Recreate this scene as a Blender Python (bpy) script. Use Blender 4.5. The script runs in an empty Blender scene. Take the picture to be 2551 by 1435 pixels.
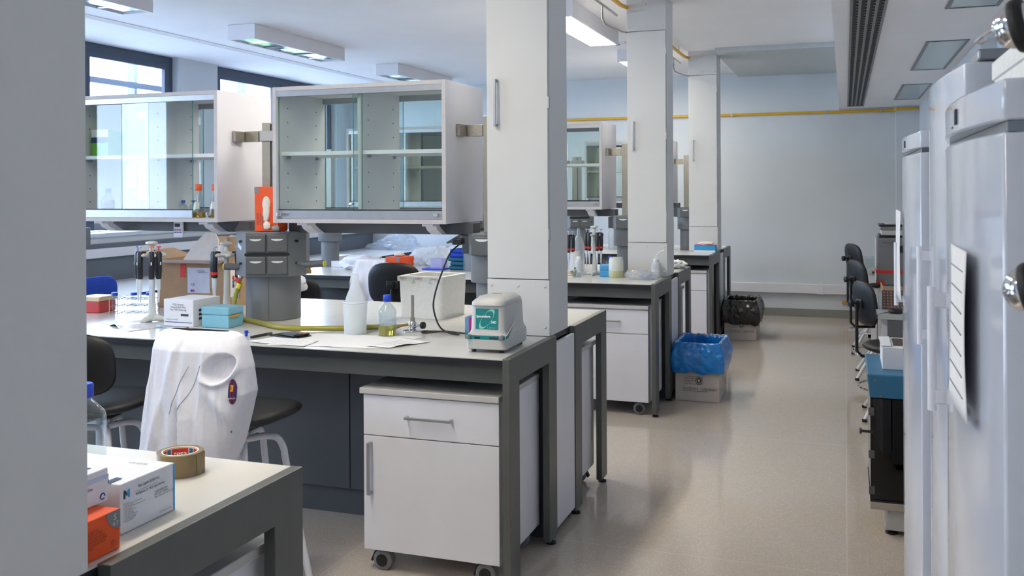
import bpy, bmesh, math, random
from mathutils import Vector, Matrix, noise
random.seed(7)
C = bpy.context.scene.collection
S = bpy.context.scene
PI = math.pi

# ---------------------------------------------------------------- camera, world, exposure
cam = bpy.data.cameras.new('camera'); co = bpy.data.objects.new('camera', cam); C.objects.link(co)
F_PX = 2350.0
cam.sensor_width = 36.0; cam.lens = 36.0 * F_PX / 2551.0
cam.shift_y = -(717.5 - 469.4) / 2551.0
cam.clip_start = 0.05
TH = math.atan(829.5 / F_PX)
co.matrix_world = Matrix.Translation((0, 0, 1.553)) @ Matrix.Rotation(TH, 4, 'Z') @ Matrix.Rotation(PI/2, 4, 'X') @ Matrix.Rotation(-0.0053, 4, 'Z')
cam.dof.use_dof = True; cam.dof.focus_distance = 3.4; cam.dof.aperture_fstop = 13.0
S.camera = co
w = bpy.data.worlds.new('sky'); S.world = w; w.use_nodes = True
wn = w.node_tree.nodes; bg = wn['Background']
bg.inputs[0].default_value = (0.63, 0.76, 1.0, 1); bg.inputs[1].default_value = 15.5
S.view_settings.view_transform = 'Standard'; S.view_settings.look = 'None'
S.view_settings.exposure = 0.2; S.view_settings.gamma = 1.0; S.view_settings.use_curve_mapping = False
LAMP_E = 32.0
for k in range(4):      # daylight portals in the window openings
    l = bpy.data.lights.new('window_portal', 'AREA'); l.shape = 'RECTANGLE'; l.size = 2.5; l.size_y = 1.8
    l.cycles.is_portal = True
    o = bpy.data.objects.new('window_portal', l); C.objects.link(o)
    o.location = (-6.72, [0.9, 3.9, 6.9, 10.1][k], 2.05); o.rotation_euler = (0, -PI/2, 0)

# ---------------------------------------------------------------- materials
def lin(c):
    return tuple(((v/255)/12.92 if v/255 <= 0.04045 else ((v/255+0.055)/1.055)**2.4) for v in c)
MATS = {}
def mat(name, rgb, rough=0.5, metal=0.0, var=0.04, scale=30.0, bump=0.0, spec=0.5, trans=0.0, alpha=1.0, emit=0.0, bscale=None, coat=0.0, sub=0.0):
    if name in MATS: return MATS[name]
    m = bpy.data.materials.new(name); m.use_nodes = True; nt = m.node_tree; n = nt.nodes; L = nt.links
    b = n['Principled BSDF']
    c = lin(rgb)
    b.inputs['Roughness'].default_value = rough; b.inputs['Metallic'].default_value = metal
    b.inputs['Specular IOR Level'].default_value = spec
    b.inputs['Transmission Weight'].default_value = trans; b.inputs['Alpha'].default_value = alpha
    b.inputs['Coat Weight'].default_value = coat
    if sub:
        b.inputs['Subsurface Weight'].default_value = sub; b.inputs['Subsurface Radius'].default_value = (.02, .02, .02)
    tc = n.new('ShaderNodeTexCoord'); nz = n.new('ShaderNodeTexNoise'); nz.inputs['Scale'].default_value = scale; nz.inputs['Detail'].default_value = 3
    L.new(tc.outputs['Object'], nz.inputs['Vector'])
    rp = n.new('ShaderNodeValToRGB'); rp.color_ramp.elements[0].position = .3; rp.color_ramp.elements[1].position = .7
    rp.color_ramp.elements[0].color = tuple(v*(1-var) for v in c) + (1,)
    rp.color_ramp.elements[1].color = tuple(min(1, v*(1+var)) for v in c) + (1,)
    L.new(nz.outputs['Fac'], rp.inputs['Fac']); L.new(rp.outputs['Color'], b.inputs['Base Color'])
    if bump:
        bp = n.new('ShaderNodeBump'); bp.inputs['Strength'].default_value = bump; bp.inputs['Distance'].default_value = 0.002
        nb = n.new('ShaderNodeTexNoise'); nb.inputs['Scale'].default_value = bscale or scale*8
        L.new(tc.outputs['Object'], nb.inputs['Vector']); L.new(nb.outputs['Fac'], bp.inputs['Height']); L.new(bp.outputs['Normal'], b.inputs['Normal'])
    if emit:
        b.inputs['Emission Color'].default_value = c + (1,); b.inputs['Emission Strength'].default_value = emit
    MATS[name] = m; return m
def thin(name, tint, ior=1.5, rough=0.0, boost=1.0, haze=0.0, hazecol=(235, 240, 245)):
    if name in MATS: return MATS[name]
    m = bpy.data.materials.new(name); m.use_nodes = True; nt = m.node_tree; n = nt.nodes; L = nt.links
    n.remove(n['Principled BSDF'])
    t = n.new('ShaderNodeBsdfTransparent'); t.inputs[0].default_value = lin(tint) + (1,)
    g = n.new('ShaderNodeBsdfGlossy'); g.inputs['Roughness'].default_value = rough
    lw = n.new('ShaderNodeLayerWeight'); pw = n.new('ShaderNodeMath'); pw.operation = 'POWER'; pw.inputs[1].default_value = 5.0; L.new(lw.outputs['Facing'], pw.inputs[0])
    fr = n.new('ShaderNodeMath'); fr.operation = 'MULTIPLY_ADD'; fr.inputs[1].default_value = .9; fr.inputs[2].default_value = ((ior-1)/(ior+1))**2; L.new(pw.outputs[0], fr.inputs[0])
    mu = n.new('ShaderNodeMath'); mu.operation = 'MULTIPLY'; mu.inputs[1].default_value = boost; mu.use_clamp = True
    mx = n.new('ShaderNodeMixShader'); L.new(fr.outputs[0], mu.inputs[0]); L.new(mu.outputs[0], mx.inputs[0]); L.new(t.outputs[0], mx.inputs[1]); L.new(g.outputs[0], mx.inputs[2])
    out = n['Material Output']; last = mx
    if haze:
        d = n.new('ShaderNodeBsdfTranslucent'); d.inputs[0].default_value = lin(hazecol) + (1,)
        d2 = n.new('ShaderNodeBsdfDiffuse'); d2.inputs[0].default_value = lin(hazecol) + (1,)
        ad = n.new('ShaderNodeMixShader'); ad.inputs[0].default_value = .5; L.new(d.outputs[0], ad.inputs[1]); L.new(d2.outputs[0], ad.inputs[2])
        m2 = n.new('ShaderNodeMixShader'); m2.inputs[0].default_value = haze; L.new(mx.outputs[0], m2.inputs[1]); L.new(ad.outputs[0], m2.inputs[2]); last = m2
    L.new(last.outputs[0], out.inputs[0]); MATS[name] = m; return m

WHITE = mat('white_laminate', (219, 218, 223), .45, var=.02, scale=6, bump=.05, bscale=400)
COLP = mat('column_paint', (209, 208, 206), .5, var=.02, scale=4, bump=.06, bscale=300)
WALL = mat('wall_paint', (204, 209, 213), .6, var=.02, scale=3, bump=.08, bscale=250)
CEIL = mat('ceiling_paint', (240, 239, 242), .8, var=.015, scale=3)
GREYF = mat('grey_frame', (86, 87, 84), .4, var=.04, scale=20, bump=.04)
DARKP = mat('dark_panel', (88, 90, 94), .5, var=.05, scale=8)
POSTG = mat('post_grey', (112, 115, 119), .45, var=.03, scale=10)
POSTD = mat('post_dark_grey', (88, 90, 92), .45, var=.03, scale=10)
TOP = mat('worktop_laminate', (208, 205, 198), .22, var=.02, scale=12)
CORE = mat('black_core', (30, 30, 34), .4)
BLACK = mat('black_plastic', (24, 25, 28), .4)
VINYL = mat('black_vinyl', (18, 18, 20), .5, var=.1, scale=60, bump=.15)
RUBBER = mat('black_rubber', (16, 16, 17), .6)
GREYPL = mat('grey_plastic', (120, 120, 122), .45)
ALU = mat('aluminium', (170, 172, 176), .35, .7)
STEEL = mat('brushed_steel', (176, 170, 160), .32, .9, var=.1, scale=50)
CHROME = mat('chrome', (220, 220, 222), .06, 1.0, var=.01)
BRASS = mat('brass', (176, 140, 80), .3, .9)
PAPER = mat('paper', (232, 230, 228), .8, var=.02)
CLOTH = mat('coat_cotton', (222, 222, 230), .85, var=.03, scale=80, bump=.3, bscale=900)
CARD = mat('cardboard', (166, 136, 106), .8, var=.06, scale=14, bump=.1)
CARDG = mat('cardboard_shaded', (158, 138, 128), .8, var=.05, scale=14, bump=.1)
BOXW = mat('white_card', (226, 226, 230), .6, var=.02)
BINBOX = mat('pale_bin_card', (198, 190, 184), .75, var=.04, scale=10)
ORANGE = mat('orange_card', (232, 84, 24), .55, var=.03)
ORCAP = mat('orange_cap', (226, 92, 30), .45)
BLUECAP = mat('blue_cap', (24, 66, 190), .4)
BLUEFAB = mat('blue_fabric', (24, 66, 176), .8, var=.1, scale=120, bump=.3)
INK = mat('print_ink', (52, 54, 66), .7, var=.01)
INKB = mat('print_ink_blue', (48, 66, 140), .7, var=.01)
YEL = mat('yellow_paint', (222, 168, 30), .4)
YELD = mat('yellow_tag', (224, 214, 50), .5)
HOSE = mat('olive_hose', (150, 144, 52), .4, var=.08, scale=40)
REDP = mat('red_plastic', (206, 48, 40), .45)
TEAL = mat('teal_print', (10, 128, 128), .4, var=.02)
MINT = mat('mint_print', (140, 206, 190), .4, var=.02)
GREYW = mat('instrument_shell', (186, 185, 182), .4, var=.02, scale=10)
STYRO = mat('polystyrene', (232, 231, 226), .75, var=.04, scale=60, bump=.25, bscale=300)
LDPE = mat('milky_plastic', (228, 232, 234), .35, trans=.35, sub=.2)
ENAMEL = mat('fridge_enamel', (198, 203, 215), .12, var=.01, coat=.4)
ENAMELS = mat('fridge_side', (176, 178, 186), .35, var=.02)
WTUBE = mat('white_tube', (220, 220, 226), .3)
WINF = mat('window_frame_grey', (62, 72, 90), .45, var=.04)
GLASS = thin('cabinet_glass', (247, 251, 249), boost=1.0)
GEDGE = mat('glass_edge', (60, 130, 120), .2)
WGLASS = thin('window_glass', (246, 250, 252))
BOTTLE = thin('bottle_glass', (236, 243, 246), ior=1.45, boost=1.8)
BAG = thin('clear_bag', (244, 246, 250), ior=1.45, rough=.12, boost=1.3, haze=.24)
WBAG = thin('white_bag', (240, 240, 244), ior=1.45, rough=.25, boost=.8, haze=.82)
TINT = thin('tinted_acrylic', (58, 52, 48), boost=1.2)
LIQ = mat('yellow_liquid', (205, 186, 70), .1, trans=.7)
LIQA = mat('amber_liquid', (196, 150, 20), .1, trans=.6)
LIQP = mat('pink_liquid', (190, 130, 120), .1, trans=.5)
LAMPON = mat('lamp_diffuser_lit', (255, 246, 228), .5, emit=LAMP_E)
LAMPOFF = mat('lamp_diffuser_off', (190, 205, 214), .12, .55, var=.03)
PANELGL = mat('frosted_lamp_panel', (150, 164, 164), .15, var=.03)

# ---------------------------------------------------------------- mesh helpers
def BM(): return bmesh.new()
def box(bm, x0, x1, y0, y1, z0, z1):
    v = [bm.verts.new(p) for p in ((x0,y0,z0),(x1,y0,z0),(x1,y1,z0),(x0,y1,z0),(x0,y0,z1),(x1,y0,z1),(x1,y1,z1),(x0,y1,z1))]
    for f in ((0,3,2,1),(4,5,6,7),(0,1,5,4),(1,2,6,5),(2,3,7,6),(3,0,4,7)): bm.faces.new([v[i] for i in f])
    return bm
def frame_of(d):
    d = Vector(d).normalized(); a = Vector((0,0,1)) if abs(d.z) < .9 else Vector((1,0,0))
    u = d.cross(a).normalized(); return u, d.cross(u).normalized()
def tube(bm, pts, r, n=8, cap=True):
    pts = [Vector(p) for p in pts]; rs = r if isinstance(r, (list, tuple)) else [r]*len(pts)
    rings = []; u = None
    for i, p in enumerate(pts):
        d = (pts[min(i+1, len(pts)-1)] - pts[max(i-1, 0)])
        if d.length < 1e-9: d = Vector((0,0,1))
        d.normalize()
        if u is None: u, v = frame_of(d)
        else:
            u = (u - d*u.dot(d)).normalized(); v = d.cross(u)
        rings.append([bm.verts.new(p + (u*math.cos(2*PI*k/n) + v*math.sin(2*PI*k/n))*rs[i]) for k in range(n)])
    for a, b in zip(rings, rings[1:]):
        for k in range(n): bm.faces.new((a[k], a[(k+1)%n], b[(k+1)%n], b[k]))
    if cap:
        bm.faces.new(rings[0][::-1]); bm.faces.new(rings[-1])
    return bm
def cyl(bm, p0, p1, r, r1=None, n=16): return tube(bm, [p0, p1], [r, r if r1 is None else r1], n)
def lathe(bm, prof, c=(0,0,0), n=24, sx=1, sy=1, cap0=True, cap1=True):
    rings = [[bm.verts.new((c[0]+r*sx*math.cos(2*PI*k/n), c[1]+r*sy*math.sin(2*PI*k/n), c[2]+z)) for k in range(n)] for r, z in prof]
    for a, b in zip(rings, rings[1:]):
        for k in range(n): bm.faces.new((a[k], a[(k+1)%n], b[(k+1)%n], b[k]))
    if cap0: bm.faces.new(rings[0][::-1])
    if cap1: bm.faces.new(rings[-1])
    return bm
def prism(bm, poly, a, b, axis='z'):
    def P(p, t): return {'z': (p[0], p[1], t), 'y': (p[0], t, p[1]), 'x': (t, p[0], p[1])}[axis]
    A = [bm.verts.new(P(p, a)) for p in poly]; B = [bm.verts.new(P(p, b)) for p in poly]; n = len(poly)
    bm.faces.new(A); bm.faces.new(B[::-1])
    for k in range(n): bm.faces.new((A[k], B[k], B[(k+1)%n], A[(k+1)%n]))
    bmesh.ops.recalc_face_normals(bm, faces=bm.faces); return bm
def grid(bm, fn, nu, nv, closed_u=False):
    V = [[bm.verts.new(fn(i/(nu if closed_u else nu-1), j/(nv-1))) for i in range(nu)] for j in range(nv)]
    for j in range(nv-1):
        for i in range(nu if closed_u else nu-1):
            bm.faces.new((V[j][i], V[j][(i+1)%nu], V[j+1][(i+1)%nu], V[j+1][i]))
    return bm
def obj(name, bm, m, parent=None, bevel=0.0, smooth=False, loc=None, rot=None, seg=2, solid=0.0, angle=40):
    me = bpy.data.meshes.new(name); bm.to_mesh(me); bm.free()
    me.materials.append(m)
    if smooth:
        me.polygons.foreach_set('use_smooth', [True]*len(me.polygons)); me.set_sharp_from_angle(angle=math.radians(angle))
    o = bpy.data.objects.new(name, me); C.objects.link(o)
    if parent: o.parent = parent
    if loc: o.location = loc
    if rot: o.rotation_euler = rot
    if solid:
        s = o.modifiers.new('solid', 'SOLIDIFY'); s.thickness = solid; s.offset = 0
    if bevel:
        b = o.modifiers.new('bevel', 'BEVEL'); b.width = bevel; b.segments = seg; b.limit_method = 'ANGLE'
    return o
def bx(name, x0, x1, y0, y1, z0, z1, m, parent=None, bevel=0.0, **k): return obj(name, box(BM(), x0, x1, y0, y1, z0, z1), m, parent, bevel, **k)
def thing(name, label, cat, loc=(0,0,0), rz=0.0, group=None):
    o = bpy.data.objects.new(name, None); C.objects.link(o); o.location = loc; o.rotation_euler = (0,0,rz)
    o['label'] = label; o['category'] = cat
    if group: o['group'] = group
    return o
def tag(o, label, cat, group=None):
    o['label'] = label; o['category'] = cat
    if group: o['group'] = group
    return o
def struct(o): o['kind'] = 'structure'; return o
def stuff(o): o['kind'] = 'stuff'; return o
def copy_tree(o, parent=None):
    c = o.copy(); C.objects.link(c)
    if parent: c.parent = parent
    for ch in list(o.children): copy_tree(ch, c)
    return c
def text(s, size, m, parent, origin, xd, up, name='printed_text', align='LEFT', bold=0.0, lift=0.0006, sx=1.0):
    cu = bpy.data.curves.new('t', 'FONT'); cu.body = s; cu.size = size; cu.align_x = align; cu.offset = bold; cu.resolution_u = 2; cu.space_line = .95
    to = bpy.data.objects.new('t', cu); C.objects.link(to)
    me = bpy.data.meshes.new_from_object(to.evaluated_get(bpy.context.evaluated_depsgraph_get())); C.objects.unlink(to); bpy.data.objects.remove(to)
    xd = Vector(xd).normalized(); up = Vector(up); up = (up - xd*up.dot(xd)).normalized(); nn = xd.cross(up)
    M = Matrix((xd*sx, up, nn)).transposed().to_4x4(); M.translation = Vector(origin) + nn*lift
    me.transform(M); me.materials.clear(); me.materials.append(m)
    o = bpy.data.objects.new(name, me); C.objects.link(o); o.parent = parent; return o
def flat(name, pts, m, parent, lift=0):      # a printed patch: thin polygon (points in order) with a little thickness
    bm = BM(); bm.faces.new([bm.verts.new(p) for p in pts]); return obj(name, bm, m, parent)
def blob(bm, c, r, amp, seed, sub=3, sq=(1,1,1), flatz=None, fr=3.0):
    for v in bmesh.ops.create_icosphere(bm, subdivisions=sub, radius=1.0)['verts']:
        p = v.co.copy(); q = p*fr + Vector((seed, seed*1.7, -seed))
        k = 1 + amp*(noise.noise(q) + .6*noise.noise(q*2.3) + .35*abs(noise.noise(q*5)))
        p = Vector((p.x*r*sq[0]*k, p.y*r*sq[1]*k, p.z*r*sq[2]*k))
        if flatz is not None: p.z = max(p.z, flatz)
        v.co = p + Vector(c)
    return bm
def smooth_path(P, k=5):
    Pv = [Vector(p) for p in P]; out = []
    for i in range(len(Pv)-1):
        p0, p1, p2, p3 = Pv[max(i-1,0)], Pv[i], Pv[i+1], Pv[min(i+2,len(Pv)-1)]
        for j in range(k):
            s = j/k; out.append(.5*((2*p1)+(p2-p0)*s+(2*p0-5*p1+4*p2-p3)*s*s+(3*p1-p0-3*p2+p3)*s**3))
    return out + [Pv[-1]]
def arc(c, r, a0, a1, n): return [(c[0]+r*math.cos(a0+(a1-a0)*i/(n-1)), c[1]+r*math.sin(a0+(a1-a0)*i/(n-1))) for i in range(n)]
def rrect(x0, x1, y0, y1, r, n=4):
    return arc((x1-r,y1-r),r,0,PI/2,n)+arc((x0+r,y1-r),r,PI/2,PI,n)+arc((x0+r,y0+r),r,PI,1.5*PI,n)+arc((x1-r,y0+r),r,1.5*PI,2*PI,n)

# ---------------------------------------------------------------- room shell
CZ = 2.95
m = bpy.data.materials.new('vinyl_floor'); m.use_nodes = True; nt = m.node_tree; n = nt.nodes; L = nt.links; b = n['Principled BSDF']
tc = n.new('ShaderNodeTexCoord'); vo = n.new('ShaderNodeTexVoronoi'); vo.inputs['Scale'].default_value = 260; L.new(tc.outputs['Object'], vo.inputs['Vector'])
rp = n.new('ShaderNodeValToRGB'); e = rp.color_ramp.elements
e[0].position = 0; e[0].color = lin((184,172,160))+(1,); e[1].position = 1; e[1].color = lin((197,186,174))+(1,)
e2 = e.new(.86); e2.color = lin((193,181,169))+(1,); e3 = e.new(.92); e3.color = lin((208,199,188))+(1,)
sp = n.new('ShaderNodeSeparateColor'); L.new(vo.outputs['Color'], sp.inputs[0]); L.new(sp.outputs[0], rp.inputs['Fac'])
br = n.new('ShaderNodeTexBrick'); br.offset = 0.0; br.inputs['Scale'].default_value = 1.0; br.inputs['Brick Width'].default_value = 2.0; br.inputs['Row Height'].default_value = 2.0; br.inputs['Mortar Size'].default_value = .0035
br.inputs['Color1'].default_value = (0,0,0,1); br.inputs['Color2'].default_value = (0,0,0,1); br.inputs['Mortar'].default_value = (1,1,1,1)
L.new(tc.outputs['Object'], br.inputs['Vector'])
mx = n.new('ShaderNodeMixRGB'); mx.inputs[2].default_value = lin((206,198,186))+(1,); mf = n.new('ShaderNodeMath'); mf.operation = 'MULTIPLY'; mf.inputs[1].default_value = .6
L.new(br.outputs['Color'], mf.inputs[0]); L.new(mf.outputs[0], mx.inputs[0]); L.new(rp.outputs['Color'], mx.inputs[1]); L.new(mx.outputs[0], b.inputs['Base Color'])
n2 = n.new('ShaderNodeTexNoise'); n2.inputs['Scale'].default_value = 2.2; n2.inputs['Detail'].default_value = 4; L.new(tc.outputs['Object'], n2.inputs['Vector'])
r2 = n.new('ShaderNodeMapRange'); r2.inputs[3].default_value = .05; r2.inputs[4].default_value = .12; L.new(n2.outputs['Fac'], r2.inputs[0]); L.new(r2.outputs[0], b.inputs['Roughness'])
FLOOR = m
XL, XW, XR, YF, YB = -6.6, -6.25, .89, 11.8, -1.6
struct(bx('floor', XL-.3, XR+.2, YB-.2, YF+.2, -.1, 0, FLOOR))
struct(bx('ceiling', XL-.3, XR+.2, YB-.2, YF+.2, CZ, CZ+.15, CEIL))
wf = struct(bx('wall_far', XL-.3, XR+.2, YF, YF+.2, 0, CZ, WALL))
bx('pilaster', .555, .80, YF-.15, YF, 0, 2.47, WALL, wf)
struct(bx('wall_right', XR, XR+.2, YB, YF, 0, CZ, WALL))
bx('pier', .80, XR, 6.5, YF, 0, 2.47, WALL, bpy.data.objects['wall_right'])
struct(bx('wall_back', XL-.3, XR+.2, YB-.2, YB, 0, CZ, WALL))
WINS = [(8.84, 11.45), (5.6, 8.19), (2.6, 5.2), (-.4, 2.2)]
SILL = 1.14
bm = BM(); box(bm, XL-.22, XW, YB, YF, 0, SILL)
ys = [YB] + sum([[a, b_] for a, b_ in reversed(WINS)], []) + [YF]
for a, b_ in zip(ys[::2], ys[1::2]): box(bm, XL-.22, XL, a, b_, SILL, CZ)
wl = struct(obj('wall_left', bm, WALL))
lowp = bx('lower_panel', XW, XW+.015, YB, YF, 0.1, SILL-.06, mat('lower_wall_grey', (104,112,124), .6), wl)
bx('sill_board', XL, XW+.05, YB, YF, SILL, SILL+.035, mat('sill_board', (196,204,214), .3), wl, .004)
bx('cable_trunking', XW+.015, XW+.075, YB, YF, .96, 1.04, WHITE, wl, .006)
for k, (a, b_) in enumerate(WINS):
    e = bpy.data.objects.new('window_%d' % (k+1), None); C.objects.link(e); struct(e); e.location = (XL-.11, a, SILL)
    W_, H_ = b_-a, CZ-SILL-.003; t = .085; h = .06
    for (nm, y0, y1, z0, z1) in (('frame_head',0,W_,H_-t,H_),('frame_sill',0,W_,.036,.036+t),('frame_jamb',0,t,.036+t,H_-t),('frame_jamb',W_-t,W_,.036+t,H_-t),('mullion',W_*.5-.07,W_*.5+.07,.036+t,H_-t)):
        bx(nm, -h/2, h/2, y0, y1, z0, z1, WINF, e, .004)
    for y0, y1 in ((t, W_*.5-.07), (W_*.5+.07, W_-t)):
        s = bx('sash', .005, .045, y0-.002, y0+.055, .036+t, H_-t, WINF, e)
        bx('sash', .005, .045, y1-.055, y1+.002, .036+t, H_-t, WINF, e); bx('sash', .005, .045, y0+.055, y1-.055, H_-t-.05, H_-t, WINF, e); bx('sash', .005, .045, y0+.055, y1-.055, .036+t, .086+t, WINF, e)
        bx('pane', .018, .024, y0+.05, y1-.05, .08+t, H_-t-.045, WGLASS, e)
    bx('handle', .045, .075, W_*.5-.015, W_*.5+.015, .9, 1.05, BLACK, e, .004)
# skirting and wall trunking on the far wall
struct(bx('baseboard_far', -4.2, .555, YF-.012, YF, 0, .095, mat('skirting_grey', (134,134,128), .45)))
tr = struct(bx('trim_1', -4.2, .14, YF-.06, YF, .285, .395, WHITE, None, .004)); bx('joint_cover', -.31, -.245, YF-.064, YF-.0, .28, .4, WHITE, tr, .003)
# lowered ceiling parts
tr = struct(bx('trim_2', -.06, XR, YB, YF, 2.47, CZ, CEIL))
struct(bx('trim_3', -1.22, -.06, 9.58, YF, 2.90, CZ, mat('bulkhead_grey', (190,196,198), .7)))
# yellow gas pipe on the far wall
g = thing('gas_pipe', 'long yellow gas pipe running along the far wall', 'pipe', (0, YF-.002, 2.435))
obj('pipe_run', cyl(BM(), (-4.4,-.03,0), (.53,-.03,0), .016), YEL, g, smooth=True)
obj('pipe_run', tube(BM(), [(.53,-.03,0),(.545,-.06,0),(.545,-.16,0),(.56,-.185,0),(.79,-.185,0)], .016), YEL, g, smooth=True)
for x in (-3.5,-2.4,-1.3,-.2,.4): bx('pipe_clip', x-.01, x+.01, -.05, 0, -.02, .02, ALU, g)
for a, b_, nm in ((5.0, 6.9, 'second'), (8.0, 9.8, 'third')):
    g = thing('gas_pipe', 'yellow gas pipe under the ceiling running into the %s white column' % nm, 'pipe', (-1.535, a, 2.885))
    obj('pipe_run', tube(BM(), [(0,0,0),(0,b_-a-.16,0),(.02,b_-a-.05,0),(.03,b_-a,0)], .016), YEL, g, smooth=True)
    for t in (.3, b_-a-.5): obj('hanger', tube(BM(), [(0,t,.06),(0,t,.014)], .006), ALU, g)
    g = thing('conduit', 'thin grey conduit hung below the ceiling beside the %s white column' % nm, 'pipe', (-1.60, a, 2.84))
    obj('pipe_run', tube(BM(), [(0,0,0),(0,b_-a,0)], .009), STEEL, g, smooth=True)
    obj('drop_bend', tube(BM(), [(0,b_-a-.45,-.005),(0,b_-a-.44,-.09),(0.005,b_-a-.4,-.13),(.03,b_-a-.33,-.14),(.06,b_-a-.1,-.14),(.1,b_-a,-.14)], .007), STEEL, g, smooth=True)
    for t in (.5, b_-a-.7): obj('hanger', tube(BM(), [(0,t,.105),(0,t,.0)], .006), STEEL, g)
# ceiling lamps
def ceiling_lamp(x0, y0, y1, lit, label, group):
    W_, L_, H_ = .27, y1-y0, .125
    t = thing('ceiling_lamp', label, 'ceiling lamp', (x0, y0, CZ-H_-.002), 0, group)
    bm = BM(); s = .018
    box(bm, 0, s, 0, L_, 0, H_); box(bm, W_-s, W_, 0, L_, 0, H_); box(bm, s, W_-s, 0, s, 0, H_); box(bm, s, W_-s, L_-s, L_, 0, H_)
    obj('housing', bm, WHITE, t)
    bx('diffuser', s, W_-s, s, L_-s, .012, .02, LAMPON if lit else LAMPOFF, t)
    if not lit:
        for i in range(1, 6): bx('louvre_blade', s, W_-s, s+(L_-2*s)*i/6-.012, s+(L_-2*s)*i/6+.012, .003, .0118, POSTG if i in (2,4) else LAMPOFF, t)
    return t
LY = [(1.2,2.7),(4.0,5.51),(6.74,8.25),(9.43,10.95)]
for k, (a, b_) in enumerate(LY):
    ceiling_lamp(-4.93, a, b_, False, ['unlit white box lamp above the near bench by the windows', 'unlit white box lamp cut by the top left corner of the picture', 'unlit long white box lamp left of the glass cabinets', 'unlit white box lamp just above the middle glass cabinet'][k], 'unlit box lamps in a row')
for k, (a, b_) in enumerate([(1.5,3.0),(4.11,5.61),(6.72,8.22),(9.33,10.85),(-1.15,.35)]):  # last entry is an unseen lamp added to brighten fronts facing the camera
    ceiling_lamp(-2.16, a, b_, True, ['lit white box lamp over the nearest bench', 'lit white box lamp over the bench with the centrifuge', 'lit white box lamp seen between the first two columns', 'lit white box lamp partly behind the second column', 'added unseen fill lamp above and behind the camera'][k], 'lit box lamps in a row')
sd = thing('smoke_detector', 'small pale detector box on the ceiling behind a lit lamp', 'detector', (-2.06, 8.9, CZ))
bx('base', -.09, .09, -.09, .09, -.012, 0, WHITE, sd); bx('sensor', -.02, .02, -.02, .02, -.024, -.012, BLUECAP, sd)
# linear diffusers
def lin_diffuser(x, y0, y1, z, nslot, wslot, gap, label):
    t = thing('air_diffuser', label, 'air vent', (x, y0, z)); L_ = y1-y0; W_ = nslot*wslot+(nslot+1)*gap
    xx = -W_/2
    for k in range(nslot+1):
        bx('rail', xx, xx+gap, 0, L_, -.008, 0, GREYPL if nslot > 3 else CEIL, t); xx += gap
        if k < nslot:
            bx('slot', xx, xx+wslot, 0, L_, -.002, 0, RUBBER if nslot > 3 else GREYPL, t)
            if nslot > 3:
                bm = BM(); yy = .02
                while yy < L_-.03:
                    box(bm, xx+.62*wslot, xx+wslot, yy, yy+.03, -.0068, -.002); yy += .085
                stuff(obj('deflector_row', bm, POSTD, t))
            xx += wslot
    return t
lin_diffuser(.1165, 2.5, 11.45, 2.47, 4, .026, .0145, 'dark four slot air diffuser in the lowered ceiling on the right')
lin_diffuser(-5.7, 1.0, 11.4, CZ, 3, .012, .02, 'narrow slotted air diffuser strip in the ceiling near the windows')
for k, (a, b_) in enumerate([(3.8,5.33),(6.5,8.06),(9.17,10.74)]):
    t = thing('ceiling_panel_lamp', ['unlit frosted ceiling panel lamp above the fridges', 'larger unlit frosted panel lamp in the right lowered ceiling', 'smaller looking unlit panel lamp near the far wall'][k], 'ceiling lamp', (.49, a, 2.47))
    L_ = b_-a; bm = BM(); box(bm, 0,.25,0,.02,-.006,0); box(bm,0,.25,L_-.02,L_,-.006,0); box(bm,0,.02,.02,L_-.02,-.006,0); box(bm,.23,.25,.02,L_-.02,-.006,0)
    obj('frame', bm, GREYPL, t); bx('panel', .02, .23, .02, L_-.02, -.004, 0, PANELGL, t)

# ---------------------------------------------------------------- outside
ext = struct(bx('ground_outside', -40, XL-.4, -15, 30, -3.2, -3, mat('paving_far', (150,150,152), .9, var=.1, scale=1)))
for k in range(15):
    y = 1.5 + k*1.02
    t = thing('facade_fin', 'pale vertical sun fin standing in the row outside the windows', 'sun fin', (-7.6, y, 0), 0, 'facade sun fins')
    bx('blade', -.05, .05, -.022, .022, -1, 4.2, mat('fin_blue_grey', (92,104,128), .5), t)
r = thing('facade_rail', 'grey horizontal rail of the sun screen outside the windows', 'rail', (-7.45, 0, 2.72)); obj('bar', box(BM(), -.03, .03, -2, 16, -.03, .03), mat('rail_grey', (40,48,64), .5), r)
LEAF = mat('tree_leaves', (92,128,60), .7, var=.5, scale=6, bump=.5)
for k, (x, y, s) in enumerate([(-17,0,2.2),(-15,8,2.0),(-19,15,2.3),(-16,22,2.2)]):
    t = thing('tree', ['leafy green tree outside, nearest end of the windows','leafy green tree outside opposite the first bench aisle','big leafy green tree outside opposite the middle benches','leafy green tree outside at the far end'][k], 'tree', (x, y, -3))
    bm = BM()
    for j in range(5): blob(bm, (random.uniform(-1,1)*s*.5, random.uniform(-1,1)*s*.6, 2.9+random.uniform(-.6,.7)*s*.5), s*.62, .35, k*9+j*3.1, 3, fr=4)
    obj('crown', bm, LEAF, t, smooth=True); obj('trunk', cyl(BM(), (0,0,0), (0,0,2.5), .18, .12), mat('bark', (90,74,60), .9), t)
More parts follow.
